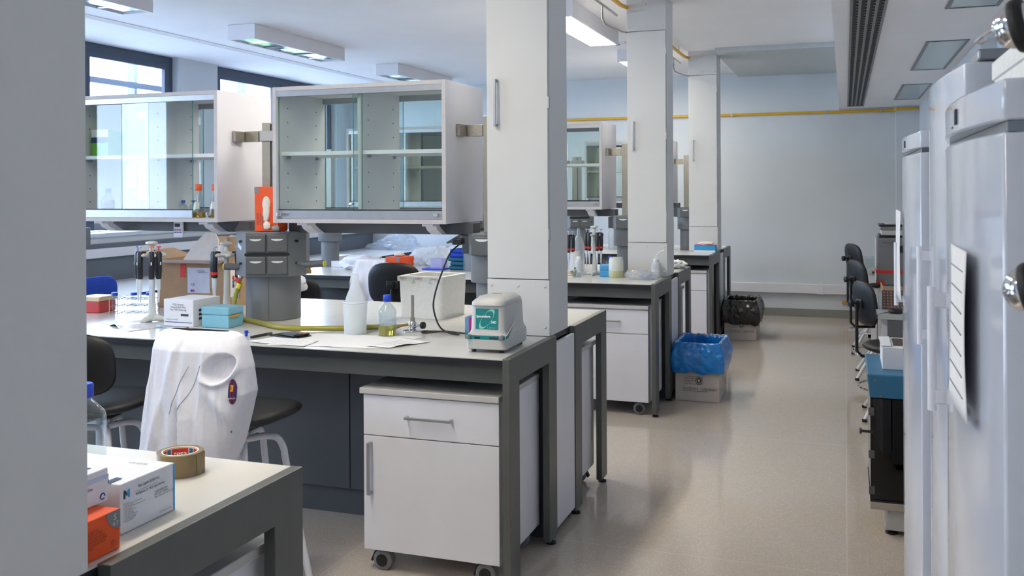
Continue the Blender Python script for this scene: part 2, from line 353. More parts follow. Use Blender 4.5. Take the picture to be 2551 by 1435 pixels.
# ---------------------------------------------------------------- benches
BX0, BX1 = -4.23, -1.205
DY = [-2.99, 0.0, 2.93, 5.80]
NAMES = ['nearest bench cut by the picture edge', 'bench with the centrifuge', 'middle bench with the blue lined bin', 'farthest bench by the black lined bin']
def lab_bench(k):
    y0 = 3.376 + DY[k]
    t = thing('lab_bench', ['grey framed lab bench at the bottom left, nearest the camera', 'long grey framed lab bench carrying the centrifuge and polystyrene box', 'grey framed lab bench beside the blue lined bin', 'farthest grey framed lab bench beside the black lined bin'][k], 'lab bench', (0, y0, 0), 0, 'lab benches in parallel rows')
    D = 1.54; f0, f1, r0, r1 = 0, .62, .925, D
    for a, b in ((0, f1+.155), (f1+.155, D)):
        w = bx('worktop', BX0, BX1-.03, a, b, .872, .896, CORE, t)
        bx('laminate_surface', BX0, BX1-.03, a+.002, b, .896, .9, TOP, w)
    for a in (.035, D-.075): bx('apron', BX0+.03, BX1-.03, a, a+.04, .80, .872, GREYF, t)
    for x0, x1 in ((BX1-.03, BX1), (BX0-.0, BX0+.03)):
        for a, b in ((f0, f1), (r0, r1)):
            fr = obj('end_frame', prism(BM(), [(a,.025),(a+.115,.025),(a+.115,.80),(b-.115,.80),(b-.115,.025),(b,.025),(b,.902),(a,.902)], x0, x1, 'x'), GREYF, t, .002)
            for yy in (a+.05, b-.05): obj('foot', lathe(BM(), [(.022,0),(.022,.008),(.008,.014),(.008,.026)], ((x0+x1)/2, yy, 0), 12), RUBBER, fr, smooth=True)
    bx('end_panel', BX1-.022, BX1-.005, f1+.002, r0-.002, .045, .868, WHITE, t, .001)
    bx('end_panel', BX0+.005, BX0+.022, f1+.002, r0-.002, .045, .868, WHITE, t, .001)
    n = 3
    for i in range(n):
        xa = BX0+.03 + (BX1-BX0-.06)/n*i; xb = BX0+.03 + (BX1-BX0-.06)/n*(i+1)
        for a, b in ((f1-.03, f1-.005), (r0+.005, r0+.03)):
            bx('core_panel', xa+.003, xb-.003, a, b, .13, .868, DARKP, t, .002)
    for a, b in ((f1+.0, f1+.02), (r0-.02, r0)): bx('plinth', BX0+.03, BX1-.03, a, b, 0, .127, DARKP, t)
    return t
for k in range(4): lab_bench(k)

def handle_bar(p0, p1, out, w=.012, mm=ALU, name='handle', parent=None, stand=.03):
    p0, p1, o = Vector(p0), Vector(p1), Vector(out).normalized()
    bm = BM(); d = (p1-p0).normalized(); s = d.cross(o)*w*.5
    def q(a, b, depth0, depth1):
        P = [a-s+o*depth0, a+s+o*depth0, b+s+o*depth0, b-s+o*depth0]; Q = [p+o*(depth1-depth0) for p in P]
        A = [bm.verts.new(p) for p in P]; B = [bm.verts.new(p) for p in Q]
        bm.faces.new(A); bm.faces.new(B[::-1])
        for k in range(4): bm.faces.new((A[k], B[k], B[(k+1)%4], A[(k+1)%4]))
    q(p0, p1, stand-.009, stand); q(p0, p0+d*.01, 0, stand-.009); q(p1-d*.01, p1, 0, stand-.009)
    bmesh.ops.recalc_face_normals(bm, faces=bm.faces)
    return obj(name, bm, mm, parent, .0015)
# columns ------------------------------------------------------------
def service_column(k):
    y0 = [1.28-.292, 3.954, 6.855, 9.757][k]
    t = thing('service_column', ['white column filling the left edge of the picture', 'tall white service column behind the centrifuge', 'tall white service column above the blue lined bin', 'tall white service column above the black lined bin, farthest'][k], 'column', (-1.5155, y0, 0), 0, 'white service columns at the bench ends')
    W_ = .29
    bx('body', 0, W_, .018, .292, .903, CZ, COLP, t)
    lo = bx('lower_panel', .0, W_-.0, .002, .018, .903, 1.148, COLP, t, .001)
    d = bx('door', .002, W_-.004, 0, .018, 1.153, 2.70, COLP, t, .001)
    handle_bar((.048,0,1.83), (.048,0,2.04), (0,-1,0), .013, parent=d)
    for z in (1.35, 1.93, 2.55): bx('hinge', W_-.004, W_+.003, -.002, .016, z-.025, z+.025, ALU, d)
    up = bx('upper_panel', .0, W_, .002, .018, 2.705, CZ, COLP, t, .001)
    for pn, zz in ((lo, (.94, 1.12)), (up, (2.735, 2.9))):
        for z in zz:
            for x in (.02, .145, .27): obj('screw_cap', lathe(BM(), [(.007,0),(.006,.002),(.002,.004)], n=8), COLP, pn, smooth=True, loc=(x,.002,z), rot=(PI/2,0,0))
for k in range(4): service_column(k)

# mobile pedestals -----------------------------------------------------
def caster(parent, x, y, s=1):
    ry = .042; r = .0415
    c = obj('caster', tube(BM(), [(x,y-.024,ry),(x,y-.018,ry),(x,y+.018,ry),(x,y+.024,ry)], [.034,r,r,.034], 24), GREYPL, parent, smooth=True)
    obj('hub', cyl(BM(), (x,y-.0265,ry), (x,y+.0265,ry), .025, n=20), BLACK, c, smooth=True)
    obj('fork', prism(BM(), [(x-.032,.05),(x-.05,.028),(x-.056,.034),(x-.04,.07),(x-.02,.087),(x+.02,.087),(x+.032,.06)], y-.012, y+.012, 'y'), BLACK, c)
def pedestal(k, rear, label):
    y0 = 3.376 + DY[k]
    t = thing('mobile_pedestal', label, 'drawer unit', (-1.855, y0+(.045 if not rear else 1.54-.045), 0), 0 if not rear else PI, 'white mobile drawer pedestals')
    if rear: t.location.x = -1.265
    W_, D_ = .59, .50
    bx('carcass', 0, W_, .02, D_, .088, .722, WHITE, t, .001)
    bx('top', -.012, W_+.003, -.012, D_, .7225, .747, mat('pedestal_top', (190,187,184), .4), t, .003)
    d = bx('drawer', .001, W_-.001, 0, .0195, .556, .718, WHITE, t, .0015)
    handle_bar((.195,0,.64), (.395,0,.64), (0,-1,0), .011, parent=d)
    d = bx('door', .001, W_-.001, 0, .0195, .09, .552, WHITE, t, .0015)
    handle_bar((.035,0,.318), (.035,0,.528), (0,-1,0), .013, parent=d)
    for x in (.07, W_-.07):
        for y in (.045, D_-.06): caster(t, x, y)
    return t
pedestal(0, True, 'white drawer pedestal under the nearest bench at bottom left')
pedestal(1, False, 'white drawer pedestal with a drawer and door, under the centrifuge')
pedestal(1, True, 'white pedestal seen through the rear end frame of the centrifuge bench')
pedestal(2, False, 'white drawer pedestal beside the blue lined bin')
pedestal(2, True, 'white pedestal seen through the end frame behind the blue lined bin')
pedestal(3, False, 'white drawer pedestal under the farthest bench')
pedestal(3, True, 'white pedestal at the back of the farthest bench')

# glass cabinets --------------------------------------------------------
def glass_cabinet(k, bay, label, open_left=False):
    y0 = 3.92 + [None, 0, 2.9, 5.8][k]; W_, D_, H_ = .91, .465, .655
    t = thing('glass_cabinet', label, 'cabinet', (-2.61 if bay == 0 else -3.84, y0, 1.393), 0, 'hanging glass fronted cabinets')
    s = .019
    bx('side_panel', 0, s, 0, D_, 0, H_, WHITE, t, .001); bx('side_panel', W_-s, W_, 0, D_, 0, H_, WHITE, t, .001)
    bx('top_panel', s, W_-s, 0, D_, H_-s, H_, WHITE, t, .001); bx('bottom_panel', s, W_-s, 0, D_, 0, s, WHITE, t, .001)
    EB = mat('edge_band_grey', (186,182,182), .5)
    for q in ((0, s, 0, H_), (W_-s, W_, 0, H_), (s+.0005, W_-s-.0005, H_-s, H_), (s+.0005, W_-s-.0005, 0, s)): bx('edge_band', q[0], q[1], -.0016, -.0001, q[2], q[3], EB, t)
    bx('partition', W_/2-.009, W_/2+.009, .03, D_-.03, s, H_-s, WHITE, t)
    for a, b in ((s, W_/2-.009), (W_/2+.009, W_-s)):
        sh = bx('shelf', a+.001, b-.001, .04, D_-.04, .325, .343, WHITE, t)
        for x in (a+.008, b-.008):
            for y in (.1, D_-.1): bx('shelf_peg', x-.007, x+.007, y-.006, y+.006, .312, .325, ALU, sh)
    bm = BM()
    for xx in (s, W_/2+.009):
        for z in (.1,.17,.24,.42,.49,.56):
            for y in (.1, D_-.1): cyl(bm, (xx,y,z), (xx+.0012,y,z), .0035, n=6)
    stuff(obj('peg_hole_row', bm, INK, t))
    for y in (0.0, D_-.028):
        bx('upper_track', s, W_-s, y, y+.028, H_-s-.028, H_-s, ALU, t, .001)
        g0 = s+.046; g1 = H_-s-.02
        xa = (s+.002, W_*.5+.02) if not open_left else (s+.002, W_*.5+.02)
        xb = (W_*.5-.02, W_-s-.002) if not open_left else (W_*.5-.14, W_-s-.135)
        for (p, q), yy in ((xa, y+.0185), (xb, y+.006)):
            p_ = bx('sliding_glass', p, q, yy, yy+.005, g0, g1, GLASS, t)
            bx('bottom_rail', p, q, yy-.005, yy+.0055, s+.001, s+.04, ALU, p_, .001); bx('rail_seal', p, q, yy-.003, yy+.0055, s+.0405, s+.046, BLACK, p_)
            bx('glass_edge', q-.0006, q+.0006, yy, yy+.005, g0, g1, GEDGE, p_); bx('glass_edge', p-.0006, p+.0006, yy, yy+.005, g0, g1, GEDGE, p_)
    for x in (s+.02, W_-s-.03): bx('lock', x-.012, x+.012, -.012, 0, s+.015, s+.03, CHROME, t, .002)
    # brackets to the posts on both sides
    for sgn, x in ((1, W_), (-1, 0)):
        if k == 1 and bay == 1 and sgn < 0: continue
        b = bx('bracket', min(x, x+sgn*.02), max(x, x+sgn*.02), .12, .21, .405, .46, STEEL, t, .002)
        xa, xb = x+sgn*.02, x+sgn*.10
        bx('bracket_arm', min(xa, xb), max(xa, xb), .20, .215, .405, .46, STEEL, b, .002)
    # carrier channel and curved supports under the cabinet
    ch = bx('carrier_channel', -.03, W_+.06, .18, .27, -.056, -.001, DARKP, t, .003)
    for x in (.12, W_-.13):
        pr = [(.02,-.001),(.10,-.001),(.10,-.014),(.13,-.03),(.17,-.05),(.18,-.052),(.18,-.057),(.12,-.052),(.075,-.032),(.055,-.012),(.02,-.012)]
        obj('curved_support', prism(BM(), pr, x, x+.055, 'x'), WHITE, t, .001)
    return t
glass_cabinet(1, 1, 'glass fronted cabinet at left holding bottles with orange caps', True)
glass_cabinet(1, 0, 'empty glass fronted cabinet in the middle of the picture')
glass_cabinet(2, 0, 'empty glass fronted cabinet right of the first column')
glass_cabinet(2, 1, 'glass fronted cabinet on the middle bench, seen through the glass of the centre cabinet')
glass_cabinet(3, 0, 'farthest glass fronted cabinet beside the third column')
glass_cabinet(3, 1, 'glass fronted cabinet on the farthest bench, window side')

# service posts ----------------------------------------------------------
PX = [-1.562, -2.757, -4.125]
TAG = mat('label_white', (214,218,220), .5)
def service_post(k, i, label):
    y0 = 4.14 + [None, 0, 2.9, 5.8][k]
    t = thing('service_post', label, 'service post', (PX[i], y0, .902), .42 if i == 1 else 0, 'grey service posts on the benches')
    if i != 1:
        obj('pedestal', lathe(BM(), [(.075,0),(.075,.215)], n=32), POSTG, t, smooth=True)
        sk = obj('lower_shell', lathe(BM(), [(.098,.215),(.1,.22),(.1,.34)], n=32), POSTG, t, smooth=True)
        bod = obj('socket_body', prism(BM(), [(-.10,-.05),(-.06,-.10),(.06,-.10),(.10,-.05),(.10,.10),(-.10,.10)], .3401, .443), POSTG, t, .004)
        for (x0, x1, y0, y1) in ((-.055,.055,-.135,-.1),(-.135,-.1,-.045,.045)):
            l = bx('socket_lid', x0, x1, y0, y1, .345, .432, POSTD, bod, .005)
            if x0 > -.1: obj('white_tag', prism(BM(), [(.032*math.cos(q), .42+.012*math.sin(q)) for q in [PI+PI*j/8 for j in range(9)]], -.1356, -.1349, 'y'), TAG, l)
        bx('open_lid', -.085, 0, -.045, .045, 0, .008, POSTD, bod, .002, loc=(-.137,0,.432), rot=(0,-.5,0)) if k == 1 and i == 0 else None
        obj('bolt', cyl(BM(), (.07,-.092,.39), (.076,-.098,.39), .006), BLACK, bod)
        bx('upright', -.03, .03, -.03, .03, .4431, .99, mat('upright_alu', (160,158,152), .4, .5), t, .002)
        return t
    obj('pedestal', lathe(BM(), [(.137,0),(.137,.22)], n=40), POSTG, t, smooth=True)
    bx('seam', -.002, .002, -.1385, -.1365, .003, .218, POSTD, t)
    bod = obj('socket_body', prism(BM(), [(-.175,-.06),(-.105,-.175),(.105,-.175),(.175,-.06),(.175,.06),(.105,.175),(-.105,.175),(-.175,.06)], .2201, .443), POSTG, t, .004)
    bx('groove', -.109, .109, -.18, -.174, .326, .338, BLACK, bod)
    for sg in (-1, 1):
        for r in (.236, .345):
            for c in (-.1, .004):
                l = bx('socket_lid', c, c+.096, sg*.178-.02, sg*.178+.02, r, r+.086, POSTD if sg < 0 else POSTD, bod, .004)
                yv = sg*.1985
                pts = [(c+.048+.029*math.cos(q), r+.064+.010*math.sin(q)) for q in [PI+PI*i/8 for i in range(9)]]
                obj('white_tag', prism(BM(), [(p[0], p[1]*1) for p in pts], yv-.0006, yv+.0006, 'y'), TAG, l)
    if k == 1: bx('paper_sticker', -.05, .0, -.0006, .0006, 0, .02, TAG, bod, loc=(-.135,-.128,.35), rot=(0,.35,-1.02))
    for z in (.285, .395):
        for sx_ in (-1, 1): obj('bolt', cyl(BM(), (sx_*.135-.003*sx_, -.128,z), (sx_*.145, -.132,z), .006), BLACK, bod)
    obj('upright', box(box(BM(), -.045, -.004, -.05, .05, .4431, .99), .004, .045, -.05, .05, .4431, .99), mat('upright_alu', (160,158,152), .4, .5), t, .002)
    bx('upright_web', -.006, .006, -.035, .035, .4431, .985, POSTD, t)
    bx('clamp_collar', -.056, .056, -.058, .058, .895, .95, ALU, t, .003)
    return t
service_post(1, 1, 'grey service post in the middle, with the orange glove box on it')
service_post(1, 0, 'grey service post beside the first column with a plugged black cable')
service_post(1, 2, 'grey service post at the left end of the centrifuge bench')
service_post(2, 0, 'grey service post beside the second column')
service_post(2, 1, 'grey service post mid way along the middle bench')
service_post(2, 2, 'grey service post at the window end of the middle bench')
service_post(3, 0, 'grey service post beside the third column')
service_post(3, 1, 'grey service post mid way along the farthest bench')

# window desk ------------------------------------------------------------
t = thing('window_desk', 'long pale desk running under the windows along the left wall', 'desk', (XW+.02, 2.0, 0))
w = bx('desk_top', .06, 1.0, 0, 9.78, .725, .75, TOP, t, .002); bx('edge_band', 1.0, 1.004, 0, 9.78, .722, .75, CORE, w)
for y in (.05, 2.4, 4.8, 7.2, 9.6): bx('desk_leg', .9, .95, y, y+.05, 0, .725, GREYF, t); bx('desk_leg', .1, .15, y, y+.05, 0, .725, GREYF, t)
# ---------------------------------------------------------------- small lab things
BT = .9005
def loft(bm, rings):
    V = [[bm.verts.new(p) for p in r] for r in rings]; n = len(V[0])
    for a, b in zip(V, V[1:]):
        for k in range(n): bm.faces.new((a[k], a[(k+1)%n], b[(k+1)%n], b[k]))
    bm.faces.new(V[0][::-1]); bm.faces.new(V[-1]); return bm
def duran(name, label, loc, r=.041, h=.18, liquid=None, level=.3, cap=BLUECAP, group=None, tape=False):
    t = thing(name, label, 'bottle', loc, 0, group); s = h/.18
    pr = [(r*.9,0),(r,.006*s),(r,.108*s),(r*.93,.12*s),(r*.48,.142*s),(r*.36,.147*s),(r*.36,.156*s),(r*.34,.176*s)]
    obj('glass_body', lathe(BM(), pr, n=28), BOTTLE, t, smooth=True)
    c = obj('cap', lathe(BM(), [(r*.42,.152*s),(r*.45,.154*s),(r*.45,.178*s),(r*.4,.182*s)], n=28), cap, t, smooth=True)
    if liquid: obj('liquid', lathe(BM(), [(r*.86,.003),(r*.95,.008*s),(r*.95,h*level)], n=28), liquid, t, smooth=True)
    if tape:
        obj('label_tape', grid(BM(), lambda u, v: ((r*.72-.15*r*v)*1.06*math.cos(-2.3+1.3*u), (r*.72-.15*r*v)*1.06*math.sin(-2.3+1.3*u), (.075+.03*v)*s+.006*u), 8, 3), PAPER, t)
    return t
def conical(label, loc, capm, liq, h=.14, r=.038, group=None, tape=True):
    t = thing('conical_flask', label, 'flask', loc, 0, group)
    obj('glass_body', lathe(BM(), [(r*.95,0),(r,.005),(r*.98,.02),(r*.36,h*.8),(r*.34,h*.86),(r*.36,h*.97)], n=24), BOTTLE, t, smooth=True)
    if capm: obj('cap', lathe(BM(), [(r*.42,h*.84),(r*.45,h*.85),(r*.45,h*1.02),(r*.4,h*1.04)], n=24), capm, t, smooth=True)
    if liq: obj('liquid', lathe(BM(), [(r*.9,.003),(r*.94,.006),(r*.86,.028)], n=24), liq, t, smooth=True)
    if tape: obj('label_tape', grid(BM(), lambda u, v: ((r*.82-r*.26*v)*math.cos(-2.3+1.5*u), (r*.82-r*.26*v)*math.sin(-2.3+1.5*u), .045+.035*v), 8, 3), mat('tape_cream', (232,222,206), .7), t)
    return t
def carton(name, label, cat, x0, x1, y0, y1, z0, z1, m, rz=0.0, group=None):
    cx, cy = (x0+x1)/2, (y0+y1)/2; t = thing(name, label, cat, (cx, cy, z0), rz, group)
    bx('carton', x0-cx, x1-cx, y0-cy, y1-cy, 0, z1-z0, m, t, .002); return t
def sheet(name, label, pts, z, curl=.004, m=PAPER, lines=0, seed=0, cat='paper'):
    cx = sum(p[0] for p in pts)/4; cy = sum(p[1] for p in pts)/4
    t = thing(name, label, cat, (cx, cy, z))
    P = [Vector((p[0]-cx, p[1]-cy)) for p in pts]
    def fn(u, v):
        p = (P[0]*(1-u)+P[1]*u)*(1-v) + (P[3]*(1-u)+P[2]*u)*v
        return (p.x, p.y, .0006 + curl*max(0, noise.noise(Vector((p.x*9+seed, p.y*9, 0))))*1.5)
    s = obj('sheet', grid(BM(), fn, 14, 14), m, t, smooth=True, solid=.0004)
    if lines:
        bm = BM()
        for i in range(lines):
            v = .12+.7*i/lines; u0 = .1
            while u0 < .85:
                u1 = u0+random.uniform(.04,.14)
                q = [Vector(fn(a, b))+Vector((0,0,.0008)) for a, b in ((u0,v),(u1,v),(u1,v+.012),(u0,v+.012))]
                bm.faces.new([bm.verts.new(k) for k in q]); u0 = u1+.03
        stuff(obj('handwriting', bm, mat('pencil', (150,150,165), .8), s))
    return t

# --- centre bench -------------------------------------------------------
duran('reagent_bottle', 'glass bottle with blue cap and a little yellow liquid beside the burner', (-1.925, 3.775, BT), .0405, .18, LIQ, .27)
# squeeze bottle standing in a milky cup
t = thing('milky_cup', 'wide milky plastic cup holding a squeeze bottle, on the paper', 'cup', (-2.085, 3.775, BT))
obj('cup_wall', lathe(BM(), [(.048,0),(.05,.004),(.0505,.06),(.053,.1),(.055,.142),(.053,.146),(.05,.142),(.048,.1),(.046,.006)], n=32), thin('milky_wall', (250,252,252), ior=1.35, rough=.3, haze=.5, hazecol=(250,252,252)), t, smooth=True)
obj('rim', lathe(BM(), [(.0545,.140),(.0575,.143),(.0545,.148)], n=32, cap0=False, cap1=False), LDPE, t, smooth=True)
t = thing('squeeze_bottle', 'milky squeeze bottle with tapered neck standing in the cup', 'bottle', (-2.085, 3.775, BT+.008))
obj('body', lathe(BM(), [(.042,0),(.044,.004),(.044,.11),(.043,.15),(.036,.172),(.022,.205),(.018,.218),(.0185,.252),(.016,.262)], n=28), thin('milky_wall', (250,252,252)), t, smooth=True)
# burner
t = thing('gas_burner', 'chrome gas burner with upright barrel and black knob', 'burner', (-1.875, 3.93, BT))
obj('base_plate', lathe(BM(), [(.045,0),(.045,.004),(.03,.009),(.012,.012)], n=28), CHROME, t, smooth=True)
obj('valve_body', lathe(BM(), [(.012,.01),(.019,.018),(.021,.03),(.017,.042),(.01,.048)], n=20), CHROME, t, smooth=True)
obj('barrel', tube(BM(), [(0,0,.045),(0,0,.05),(0,0,.064),(0,0,.066),(0,0,.165)], [.011,.012,.012,.0075,.0075], 14), STEEL, t, smooth=True)
obj('knob_stem', cyl(BM(), (.018,0,.028), (.05,-.01,.03), .006), CHROME, t, smooth=True)
obj('knob', tube(BM(), [(.05,-.01,.03),(.052,-.0104,.03),(.064,-.013,.031),(.066,-.0134,.031)], [.013,.016,.016,.013], 16), BLACK, t, smooth=True)
obj('gas_inlet', tube(BM(), [(-.015,0,.03),(-.05,0,.024),(-.075,0,.018)], [.006,.006,.008], 12), BRASS, t, smooth=True)
# hose
t = thing('gas_hose', 'olive yellow rubber hose curling from the grey post to the burner', 'hose', (-2.5, 3.8, BT))
P = [(-2.858,4.0,1.085),(-2.868,3.995,1.06),(-2.877,3.985,1.02),(-2.872,3.97,.975),(-2.845,3.955,.935),(-2.80,3.935,.917),(-2.685,3.89,.914),(-2.58,3.83,.9135),(-2.5,3.785,.9135),(-2.42,3.775,.9135),(-2.347,3.779,.9135),(-2.25,3.81,.9135),(-2.178,3.84,.9135),(-2.10,3.885,.9135),(-2.03,3.92,.914),(-1.955,3.93,.917)]
O_ = Vector((-2.5,3.8,BT)); sm = [p-O_ for p in smooth_path(P)]
obj('hose', tube(BM(), sm, .0122, 12), HOSE, t, smooth=True)
obj('yellow_sleeve', tube(BM(), [p + Vector((0,0,0)) for p in sm[:6]], .0132, 12), YELD, t, smooth=True)
# taps on the middle post
t = thing('gas_tap', 'gas tap with a yellow round end and red lever, feeding the hose', 'tap', (-2.857, 4.0, 1.168))
obj('valve_body', tube(BM(), [(-.078,-.02,0),(-.072,-.018,0),(.0,0,0),(.002,0,0)], [.014,.0165,.0165,.012], 18), POSTD, t, smooth=True)
obj('inlet_pipe', cyl(BM(), (0,0,0), (.05,.06,0), .009), POSTG, t, smooth=True)
obj('yellow_disc', tube(BM(), [(-.083,-.0215,0),(-.078,-.02,0)], .0165, 18), YELD, t, smooth=True)
obj('outlet', tube(BM(), [(0,0,-.01),(0,0,-.03),(0,-.002,-.05),(-.001,-.002,-.078)], [.008,.008,.010,.007], 12), BRASS, t, smooth=True)
obj('ball_valve', lathe(BM(), [(.008,-.062),(.013,-.055),(.013,-.045),(.008,-.038)], n=14), CHROME, t, smooth=True)
obj('red_lever', box(BM(), .008, .035, -.012, -.004, -.075, -.055), REDP, t, .002, rot=(0, .5, 0))
t = thing('gas_tap', 'dark tap sticking out of the right side of the middle post', 'tap', (-2.56, 4.04, 1.185))
obj('inlet_pipe', cyl(BM(), (0,.02,0), (.06,.0,0), .01), POSTG, t, smooth=True)
obj('valve_body', tube(BM(), [(.05,0,.0),(.06,0,0),(.155,0,.006),(.16,0,.006)], [.012,.017,.017,.014], 16), POSTD, t, smooth=True)
obj('yellow_ring', tube(BM(), [(.16,0,.006),(.163,0,.006)], .0155, 16), YELD, t, smooth=True)
obj('outlet', tube(BM(), [(.075,0,-.005),(.075,0,-.025),(.075,0,-.027),(.075,0,-.045)], [.007,.007,.011,.010], 14), BRASS, t, smooth=True)
# orange glove box on the post
t = thing('glove_box', 'orange upright glove box with a white glove hanging out, on the middle post', 'glove box', (-2.71, 4.06, 1.3465), .06)
bx('carton', -.065, .065, -.055, .04, 0, .222, ORANGE, t, .002)
bx('grey_corner_print', -.0655, -.04, -.0555, -.0545, .19, .2205, mat('grey_print', (130,128,130), .6), t)
obj('opening', prism(BM(), [(p[0]*.55, .135+p[1]*1.0) for p in arc((0,0),.04,0,2*PI*.96,20)], -.0556, -.0546, 'y'), mat('glove_latex', (226,220,206), .6), t)
obj('hanging_glove', blob(blob(BM(), (.004,-.062,.10), .022, .25, 3, 3, (.8,.45,2.4)), (.01,-.066,.03), .02, .3, 5, 3, (.9,.5,1.0)), mat('glove_latex', (226,220,206), .6), t, smooth=True)
obj('crumpled_glove', blob(BM(), (.05,-.058,.016), .02, .35, 8, 2, (1.1,.5,.8)), mat('grey_glove', (150,148,144), .6), t, smooth=True)
for i in range(4): bx('small_print', -.052+.01*i, -.0495+.01*i, -.0556, -.0552, .03, .09, INK, t)
# polystyrene box
t = thing('polystyrene_box', 'open white polystyrene box with upside down tape lettering', 'box', (-2.005, 4.45, BT), -.10)
bm = BM(); o0 = rrect(-.121,.121,-.126,.126,.02); o1 = rrect(-.128,.128,-.132,.132,.018); i1 = rrect(-.105,.105,-.11,.11,.012); i0 = rrect(-.1,.1,-.105,.105,.012)
obj('foam_body', loft(bm, [[(p[0],p[1],0) for p in o0], [(p[0],p[1],.205) for p in o1], [(p[0],p[1],.212) for p in o1], [(p[0],p[1],.212) for p in i1], [(p[0],p[1],.03) for p in i0]]), STYRO, t, smooth=True, angle=35)
bx('tape', -.131, .131, -.1345, -.1325, .186, .2115, mat('clear_tape', (224,222,216), .3), t)
RB = mat('tape_brown', (150,84,60), .7)
for x in (-.1, -.01, .085): text('Cultek', .016, RB, t, (x+.024,-.1347,.204), (-1,0,0), (0,0,-1))
for x in (-.035, .06):
    bm = BM(); tube(bm, [(x,-.1348,.203),(x,-.1348,.182)], .0008, 6); tube(bm, [(x-.012,-.1348,.176),(x,-.1348,.184),(x+.012,-.1348,.176)], .0008, 6); obj('green_mark', bm, mat('green_ink', (70,130,90), .7), t)
# tissue box behind centrifuge
t = thing('tissue_box', 'blue and magenta tissue box half hidden behind the centrifuge', 'tissue box', (-1.578, 3.985, BT), .0)
bx('carton', -.04, .055, -.05, .05, 0, .075, mat('tissue_blue', (96,150,190), .6), t, .002); bx('magenta_band', -.02, .01, -.0515, -.0505, 0, .075, mat('magenta', (176,30,120), .6), t)
obj('tissue', blob(BM(), (.02,0,.09), .04, .35, 4, 2, (1,.5,.7)), PAPER, t)
# centrifuge
t = thing('centrifuge', 'pale grey bench centrifuge with a teal front label', 'centrifuge', (-1.348, 3.487, BT), .02); t.scale = (1.06, 1.08, 1.03)
R = []
for z, hx, f, bk, r in ((.011,.076,.012,.262,.02),(.016,.080,.002,.276,.02),(.05,.0800,.0,.28,.02),(.052,.0792,.002,.279,.02),(.068,.0780,.004,.277,.02),(.074,.072,.018,.275,.018),(.085,.068,.022,.272,.018),(.178,.0655,.026,.262,.018)):
    R.append([(p[0],p[1],z) for p in rrect(-hx,hx,f,bk,r,5)])
obj('shell', loft(BM(), R), GREYW, t, smooth=True, angle=30)
R = []
for z, hx, f, bk, r in ((.1785,.0655,.020,.262,.03),(.1805,.067,.016,.263,.03),(.192,.066,.018,.26,.03),(.2,.060,.03,.252,.03),(.209,.05,.06,.24,.03),(.213,.03,.1,.2,.02)):
    R.append([(p[0],p[1],z) for p in rrect(-hx,hx,f,bk,r,5)])
ld = obj('lid', loft(BM(), R), GREYW, t, smooth=True, angle=50)
bx('lid_vent', -.02, .02, .14, .143, .2126, .2136, INK, ld); obj('lid_window', lathe(BM(), [(.012,.2),(.01,.2095)], (-.045,.09,0), 16), BOXW, ld, smooth=True)
# slanted front label
def fy(z): return .022+(.004)*(z-.085)/.093-.0012
bm = BM(); bm.faces.new([bm.verts.new(p) for p in ((-.045,fy(.089),.089),(.045,fy(.089),.089),(.045,fy(.168),.168),(-.045,fy(.168),.168))])
lab = obj('teal_label', bm, TEAL, t)
bm = BM(); N_ = 36; out = []; inn = []
for i in range(N_):
    a = 2*PI*i/N_; e = .0018+.0055*abs(math.cos(a))**3
    def Q(rad): 
        x, y = .047*math.cos(a), .018*math.sin(a); k = rad
        x2 = (x*math.cos(.95)-y*math.sin(.95))*k; y2 = (x*math.sin(.95)+y*math.cos(.95))*k
        x2 = max(-.0445, min(.0445, x2)); y2 = max(-.0385, min(.0385, y2)); z = .1285+y2
        return (x2, fy(z)-.0007, z)
    out.append(bm.verts.new(Q(1.0))); inn.append(bm.verts.new(Q(1-e/.03)))
for i in range(N_): bm.faces.new((out[i], out[(i+1)%N_], inn[(i+1)%N_], inn[i]))
obj('swoosh', bm, MINT, lab)
WHT = mat('white_print', (240,244,242), .5)
text('Spectrafuge', .0135, WHT, lab, (-.042, fy(.138)-.0018, .134), (1,0,0), (0,.04,1), bold=.0004, sx=.9)
text('24D', .0125, WHT, lab, (.017, fy(.115)-.0018, .113), (1,0,0), (0,.04,1), bold=.0005)
text('Labnet', .009, MINT, lab, (.002, fy(.094)-.001, .0925), (1,0,0), (0,.04,1), sx=1.3)
st = obj('control_strip', prism(BM(), [(-.0795,.053),(.076,.053),(.079,.056),(.079,.066),(.05,.0675),(-.05,.0675),(-.068,.07),(-.079,.092)], .0003, .0018, 'y'), TEAL, t)
bx('display', .018, .052, -.0006, .0004, .055, .063, INK, st); bx('switch', -.042, -.02, -.0006, .0004, .055, .0625, BLACK, st)
for x in (-.066, .066): obj('dial', tube(BM(), [(x,.004,.062),(x,-.01,.062),(x,-.011,.062)], [.0095,.0085,.006], 16), GREYPL, t, smooth=True)
obj('side_flash', prism(BM(), [(.004,.054),(.03,.056),(.085,.09),(.135,.127),(.08,.096),(.02,.07),(.004,.067)], .0795, .0812, 'x'), mat('flash_cream', (214,208,190), .5), t)
obj('side_flash_teal', prism(BM(), [(.006,.0555),(.03,.0575),(.09,.094),(.02,.068),(.006,.066)], .0805, .0818, 'x'), TEAL, t)
for x in (-.055,.055):
    for y in (.03,.25): obj('rubber_foot', lathe(BM(), [(.009,0),(.009,.012)], (x,y,0), 12), RUBBER, t)
